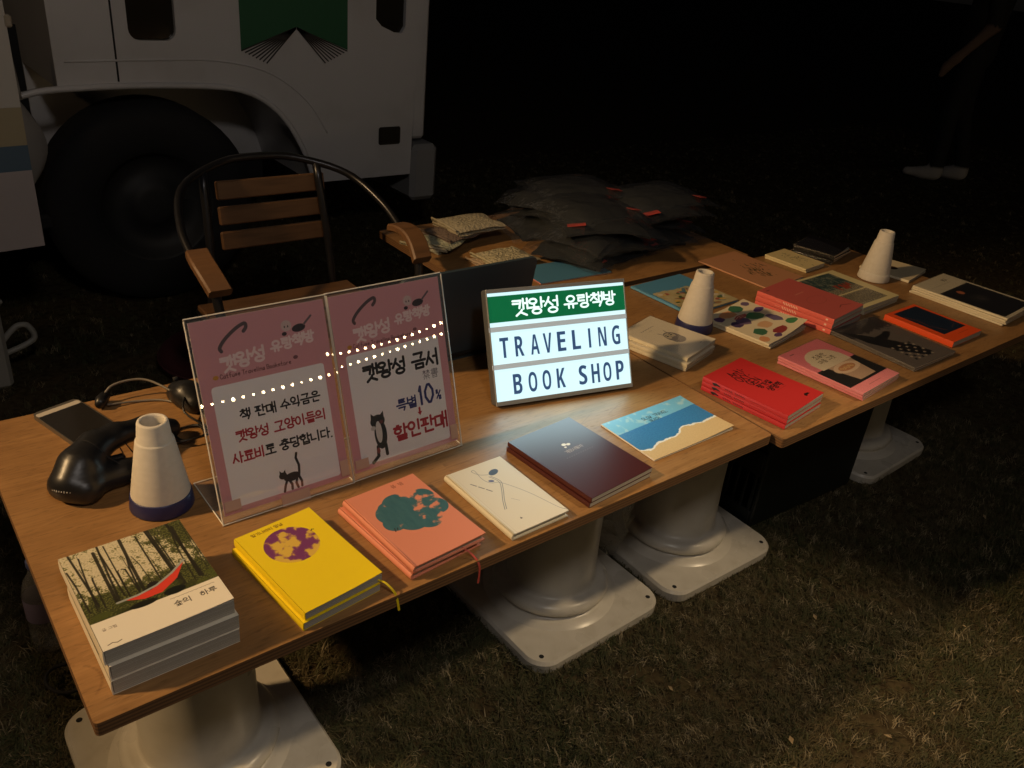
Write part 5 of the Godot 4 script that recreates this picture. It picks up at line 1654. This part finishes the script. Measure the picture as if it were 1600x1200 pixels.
# ------------------------------------------------------------------ lamps
func string_lights() -> void:
	var glow := mat(Color(0.9, 0.8, 0.6), 0.4)
	glow.emission_enabled = true
	glow.emission = Color(1.0, 0.72, 0.38).linear_to_srgb()
	glow.emission_energy_multiplier = 60.0
	var ball := SphereMesh.new()
	ball.radius = 0.021
	ball.height = 0.042
	ball.radial_segments = 10
	ball.rings = 6
	for q in [["string of small warm bulbs across the far lawn, lower strand", Vector3(-1.0, 1.86, 9.2), Vector3(9.6, 2.0, 9.0), 0.35, 76], ["string of small warm bulbs across the far lawn, upper strand", Vector3(5.0, 1.95, 9.4), Vector3(9.0, 2.35, 8.6), 0.3, 32]]:
		var o := thing("string_light", q[0], "string light", Vector3.ZERO, 0.0, "strings of bulbs across the lawn")
		var st := tool(true)
		var pts := []
		for i in q[4]:
			var t: float = float(i) / (q[4] - 1)
			var p: Vector3 = q[1].lerp(q[2], t) - Vector3(0, q[3] * 4.0 * t * (1 - t), 0)
			pts.append(p + Vector3(0, 0.03, 0))
			var b := put_mesh("bulb", ball, glow, o)
			b.position = p
			b.scale = Vector3.ONE * (0.95 + 0.35 * sin(i * 2.7) * sin(i * 1.3 + 1.0))
		tube(st, pts, 0.004, 5)
		put("wire", st, M.rubber, o)
		for e in [0, pts.size() - 1]:
			st = tool(true)
			tube(st, [pts[e] * Vector3(1, 0, 1), pts[e] + Vector3(0, 0.15, 0)], 0.03, 8)
			put("post", st, M.steel, o)

func lamp_or_fill(label: String, at: Vector3, energy: float, c: Color, aim := Vector3.ZERO, angle := 0.0, blend := 0.5, size := 0.06) -> void:
	var o := thing("lamp_or_fill" if angle == 0.0 else "floodlight_stand", label, "lamp", Vector3(at.x, 0, at.z))
	var st := tool(true)
	tube(st, [Vector3(0, 0, 0), Vector3(0, at.y + 0.12 if angle == 0.0 else at.y - 0.1, 0)], 0.025, 8)
	var pole := put("pole", st, M.steel, o)
	pole.position = Vector3(-0.22 if angle == 0.0 else 0.0, 0, 0)
	var glow := mat(Color(0.9, 0.8, 0.6), 0.4)
	glow.emission_enabled = true
	glow.emission = c.linear_to_srgb()
	glow.emission_energy_multiplier = 12.0
	var ball := SphereMesh.new()
	ball.radius = size
	ball.height = size * 2
	var b := put_mesh("bulb", ball, glow, o)
	b.position = Vector3(0, at.y, 0)
	var l: Light3D
	if angle == 0.0:
		l = OmniLight3D.new()
		l.omni_range = 60.0
		l.omni_attenuation = 2.0
		st = tool(true)
		tube(st, [Vector3(-0.22, at.y + 0.1, 0), Vector3(-0.05, at.y + 0.12, 0), Vector3(0, at.y + size, 0)], 0.012, 6)
		put("arm", st, M.steel, o)
	else:
		l = SpotLight3D.new()
		l.spot_range = 60.0
		l.spot_attenuation = 2.0
		l.spot_angle = angle
		l.spot_angle_attenuation = blend
		st = tool(true)   # the hood behind the bulb
		var dir := (aim - at).normalized()
		var tr := Transform3D(Basis(Quaternion(Vector3.UP, -dir)), Vector3(0, at.y, 0))
		var pr := [Vector2(0.0, 0.14), Vector2(0.06, 0.13), Vector2(0.1, 0.08), Vector2(0.11, 0.0)]
		for i in pr.size() - 1:
			for k in 20:
				var p := func(q: Vector2, kk: int) -> Vector3: return tr * Vector3(q.x * cos(TAU * kk / 20), q.y, q.x * sin(TAU * kk / 20))
				quad(st, p.call(pr[i], k), p.call(pr[i], k + 1), p.call(pr[i + 1], k + 1), p.call(pr[i + 1], k))
		put("hood", st, M.steel, o)
	l.name = "light"
	l.light_energy = energy
	l.light_color = c.linear_to_srgb()
	l.light_size = size
	l.shadow_enabled = true
	o.add_child(l)
	l.position = Vector3(0, at.y, 0)
	if angle > 0.0: l.look_at_from_position(at, aim)

# ------------------------------------------------------------------ the scene
func _ready() -> void:
	var cam := Camera3D.new()
	cam.name = "camera"
	add_child(cam)
	cam.transform = Transform3D(Basis(Vector3(0.78555, 0.09635, 0.61125), Vector3(0.22515, 0.87559, -0.42737), Vector3(-0.57638, 0.47334, 0.66613)).orthonormalized(), Vector3(0, 1.35, 0))
	cam.fov = 49.2
	cam.near = 0.05
	cam.far = 200.0
	cam.current = true
	var we := WorldEnvironment.new()
	we.name = "night"
	var env := Environment.new()
	env.background_mode = Environment.BG_SKY
	var sky := Sky.new()
	var sm := ProceduralSkyMaterial.new()
	sm.sky_top_color = Color(0.05, 0.06, 0.09)
	sm.sky_horizon_color = Color(0.1, 0.09, 0.08)
	sm.ground_bottom_color = Color(0.03, 0.03, 0.03)
	sm.ground_horizon_color = Color(0.1, 0.09, 0.08)
	sm.sun_angle_max = 0.0
	sky.sky_material = sm
	env.sky = sky
	env.background_energy_multiplier = 0.35
	env.tonemap_mode = Environment.TONE_MAPPER_LINEAR
	env.tonemap_exposure = 1.0
	env.sdfgi_enabled = true
	env.ssao_enabled = true
	env.ssil_enabled = true
	we.environment = env
	add_child(we)
	make_materials()
	lamp_or_fill("hooded warm floodlight on a stand far left of the stall", Vector3(-2.2, 2.9, -1.9), 12.5, Color(1.0, 0.645, 0.31), Vector3(1.6, 0.4, -0.72), 21.0, 0.85, 0.11)
	lamp_or_fill("added fill bulb on an unseen post high above and behind the viewer", Vector3(0.1, 2.3, 0.38), 0.41, Color(1.0, 0.9, 0.82), Vector3.ZERO, 0.0, 0.0, 0.12)  # added front fill, an unseen lamp that brightens the sign fronts
	lamp_or_fill("hooded floodlight on a stand to the right of the viewer", Vector3(2.4, 2.6, 0.3), 3.0, Color(1.0, 0.74, 0.44), Vector3(1.05, 0, -0.28), 19.0, 0.45, 0.05)

	build_ground()
	van()
	board("plywood tabletop nearest the viewer carrying sign holders and light box", 0.085, 1.3, -1.43, -0.726, TOP, 0.0, M.wood)
	board("plywood tabletop at the far end crowded with books", 1.306, 2.53, -1.412, -0.703, TOP - 0.0006, 0.7, M.wood)
	board("plywood tabletop at the back under bagged shirts and pouches", 1.2, 2.14, -2.05, -1.436, TOP - 0.0003, 0.3, M.wood)
	pedestal("white pedestal under the tabletop's near left corner", Vector2(0.285, -1.06), 0)
	pedestal("white pedestal with strongly lit base under the middle of the stall", Vector2(1.088, -1.05), 1)
	pedestal("white pedestal just behind the lit one, base in shadow", Vector2(1.5, -1.04), -1)
	pedestal("white pedestal farthest right, half hidden by the black crate", Vector2(2.375, -1.08), 2)
	pedestal("white pedestal under the rear tabletop's left end", Vector2(1.42, -1.8), 0)
	pedestal("white pedestal under the rear tabletop's right end", Vector2(1.94, -1.8), 0)
	rng.seed = 2024

	# --- books along the front edge of the near board
	var M2 := func(c: Color, r := 0.55) -> StandardMaterial3D:
		var m := StandardMaterial3D.new()
		m.albedo_color = c
		m.roughness = r
		return m
	var white: StandardMaterial3D = M2.call(Color(0.9, 0.86, 0.78))
	pile(["bottom forest-photo book of the stack at the left end", "middle forest-photo book of the stack at the left end", "top forest-photo book with red hammock, left end of table"], "forest photo books", Vector2(0.184, -0.852), 1.0, 0.148, 0.181, 0.021, texmat(forest_cover(), 0.4), white, {"loose": 0.35, "shift": Vector2(0.004, 0.004), "lift": 0.0032})
	var yel: StandardMaterial3D = M2.call(Color(0.95, 0.84, 0.1))
	pile(["lower yellow book with purple picture", "upper yellow book with round purple picture"], "yellow books", Vector2(0.387, -0.832), 6.0, 0.118, 0.181, 0.0125, texmat(yellow_cover(), 0.5), yel, {"shift": Vector2(-0.006, 0.003), "lift": 0.0036, "ribbon": [yel, [Vector3(0.05, 0.006, 0.086), Vector3(0.058, 0.004, 0.1), Vector3(0.066, -0.012, 0.112), Vector3(0.07, -0.04, 0.116)]]})
	var sal: StandardMaterial3D = M2.call(Color(0.87, 0.55, 0.44))
	pile(["lower salmon hardback under the blue cloud book", "upper salmon hardback with blue-green cloud picture"], "salmon cloud hardbacks", Vector2(0.559, -0.834), 3.6, 0.125, 0.182, 0.0115, texmat(cloud_cover(), 0.55), sal, {"hard": true, "shift": Vector2(-0.004, 0.0), "ribbon": [M2.call(Color(0.75, 0.3, 0.25)), [Vector3(0.02, 0.004, 0.086), Vector3(0.03, -0.004, 0.1), Vector3(0.036, -0.02, 0.113), Vector3(0.034, -0.05, 0.116)]]})
	pile(["thin cream hardback with fine line drawing"], "", Vector2(0.727, -0.825), 0.8, 0.111, 0.177, 0.0115, texmat(line_cover(), 0.5), M2.call(Color(0.85, 0.82, 0.72)), {"hard": true, "lift": 0.0008})
	var mar: StandardMaterial3D = M2.call(Color(0.3, 0.13, 0.12), 0.35)
	pile(["lower maroon book in front of the light box", "upper maroon book with small white emblem on its cover"], "maroon books", Vector2(0.899, -0.841), 4.5, 0.153, 0.2, 0.0088, texmat(maroon_cover(), 0.3), mar, {"lift": 0.0006})
	pile(["wide thin booklet with a painted blue beach on its cover"], "", Vector2(1.135, -0.847), 0.2, 0.221, 0.138, 0.003, texmat(beach_cover(), 0.5), white, {"lift": 0.006})
	# --- far board, front row
	var red: StandardMaterial3D = M2.call(Color(0.74, 0.17, 0.17))
	pile(["bottom red paperback of the red stack", "middle red paperback of the red stack", "top red paperback with black lettering"], "red paperbacks", Vector2(1.399, -0.832), 7.5, 0.148, 0.195, 0.0098, texmat(red_cover(), 0.5), red, {"spine": texmat(red_spine(), 0.5), "loose": 0.7, "lift": 0.003})
	var pnk: StandardMaterial3D = M2.call(Color(0.88, 0.5, 0.54))
	pile(["bottom shrink-wrapped pink and black book", "middle shrink-wrapped pink and black book", "top pink and black book with a cream bowl picture"], "pink and black wrapped books", Vector2(1.668, -0.823), 4.6, 0.17, 0.205, 0.0056, texmat(pink_cover(), 0.4), pnk, {"wrap": true, "lift": 0.0006})
	var gry: StandardMaterial3D = M2.call(Color(0.32, 0.3, 0.28))
	pile(["lower grey magazine with black figure print", "upper grey magazine with black chequered figure print"], "grey magazines", Vector2(1.938, -0.843), -0.6, 0.19, 0.224, 0.0052, texmat(grey_cover(), 0.35), gry, {"wrap": true, "lift": 0.0006})
	var ora: StandardMaterial3D = M2.call(Color(0.9, 0.33, 0.14))
	pile(["orange book with dark blue panel lying on the grey magazine"], "", Vector2(2.148, -0.85), 0.6, 0.15, 0.186, 0.015, texmat(orange_cover(), 0.45), ora, {"lift": 0.0012}, TOP + 0.0002)
	var cre: StandardMaterial3D = M2.call(Color(0.86, 0.82, 0.7))
	pile(["lowest white and black wrapped book at the right end", "second white and black wrapped book at the right end", "third white and black wrapped book at the right end", "top white book with black moon picture at the right end"], "white and black books", Vector2(2.45, -0.89), 3.4, 0.2, 0.262, 0.0052, texmat(mono_cover(), 0.4), cre, {"wrap": true, "lift": 0.0008})
	# --- far board, second row
	pile(["bottom wrapped white book with bearded face", "middle wrapped white book with bearded face", "top white book with bearded face drawing, beside the light box"], "white face books", Vector2(1.40, -1.098), 14.0, 0.136, 0.172, 0.0085, texmat(face_cover(), 0.5), cre, {"wrap": true, "shift": Vector2(-0.004, 0.005), "lift": 0.004})
	pile(["lower cream book under the coloured-stone cover", "upper cream book with coloured stone shapes"], "coloured stone books", Vector2(1.70, -1.078), 8.0, 0.186, 0.18, 0.0058, texmat(stone_cover(), 0.5), cre, {"lift": 0.016})
	var sb: StandardMaterial3D = M2.call(Color(0.78, 0.36, 0.32))
	pile(["bottom salmon paperback of the tall stack", "middle salmon paperback of the tall stack", "top salmon paperback of the tall stack"], "salmon paperbacks", Vector2(1.912, -1.071), 7.0, 0.165, 0.215, 0.0128, texmat(salmon_top(), 0.5), sb, {"spine": texmat(salmon_spine(), 0.5), "loose": 0.5, "lift": 0.002})
	pile(["lower photo-cover book behind the salmon stack", "upper cream book with street photograph cover"], "street photo books", Vector2(2.134, -1.096), 1.6, 0.186, 0.21, 0.0098, texmat(street_cover(), 0.45), cre, {"lift": 0.0008})
	pile(["small white book with a dark spot, behind the far cone"], "", Vector2(2.478, -1.15), 10.0, 0.15, 0.15, 0.0075, texmat(dot_cover(), 0.5), cre, {"lift": 0.004})
	# --- far board, back row
	pile(["large blue picture book behind the middle cone"], "", Vector2(1.69, -1.30), 2.0, 0.2, 0.2, 0.006, texmat(picture_cover(), 0.4), M2.call(Color(0.35, 0.58, 0.72)), {"hard": true, "lift": 0.0006})
	pile(["thin tan book with a dark plant drawing"], "", Vector2(2.028, -1.345), 3.6, 0.18, 0.24, 0.0042, texmat(tan_cover(), 0.5), M2.call(Color(0.74, 0.54, 0.4)), {"lift": 0.002})
	pile(["lower cream booklet at the back of the far board", "upper cream booklet with dark sketch at the back"], "cream booklets", Vector2(2.222, -1.33), 4.0, 0.108, 0.14, 0.0058, texmat(cream_cover(), 0.5), M2.call(Color(0.84, 0.78, 0.6)), {"lift": 0.001})
	var blk: StandardMaterial3D = M2.call(Color(0.08, 0.07, 0.06), 0.14)
	pile(["lowest glossy black book at the rear corner", "second glossy black book at the rear corner", "third glossy black book at the rear corner", "top glossy black book at the rear corner, cover curling"], "glossy black books", Vector2(2.372, -1.34), 12.0, 0.13, 0.13, 0.0066, blk, blk, {"wrap": true, "lift": 0.014, "loose": 1.6})
	pile(["light blue booklet lying behind the light box"], "", Vector2(1.5, -1.57), -4.0, 0.24, 0.12, 0.003, M2.call(Color(0.3, 0.5, 0.62), 0.4), M2.call(Color(0.8, 0.5, 0.5)), {"lift": 0.001})

	# --- other things on the boards
	cone("white paper cone with blue base band in front of the first sign", Vector2(0.272, -1.078), 0)
	cone("white paper cone beside the book with the bearded face", Vector2(1.545, -1.142), 40)
	cone("plain white paper cone at the far right among the books", Vector2(2.345, -1.137), 80, false)
	holder("acrylic sign holder with three lines of Korean and a walking cat", Vector3(0.434, TOP + 0.0003, -0.982), 0.0, poster(0), 1.0)
	holder("acrylic sign holder advertising ten percent off with a standing cat", Vector3(0.648, TOP + 0.0003, -0.986), 1.2, poster(1), -1.0)
	letter_board(Vector3(1.033, TOP + 0.006, -1.026))
	laptop(Vector3(0.935, TOP + 0.0003, -1.262))
	scanner()
	small_gear()
	chair(Vector3(0.848, 0.0, -1.83))
	goods()
	under_table()
	by_the_van()
	person(Vector3(6.6, 0.004, -2.98), -66.0)
	string_lights()

func salmon_top() -> Texture2D:
	var cv := Canvas.new(270, 350, Color(0.74, 0.36, 0.33))
	for i in 6: cv.seg(Vector2(104 + i * 12, 118), Vector2(112 + i * 12, 122), 2.0, Color(0.86, 0.6, 0.5), 0.8)
	cv.line([Vector2(30, 24), Vector2(52, 24)], 2.0, Color(0.4, 0.16, 0.14))
	var pts := []
	for k in 25: pts.append(Vector2(140 + 60 * cos(TAU * k / 24), 200 + 34 * sin(TAU * k / 24)))
	cv.line(pts, 0.8, Color(0.55, 0.25, 0.23), 0.6)
	cv.line([Vector2(150, 300), Vector2(180, 290), Vector2(230, 310)], 1.6, Color(0.36, 0.16, 0.13))
	return cv.tex()
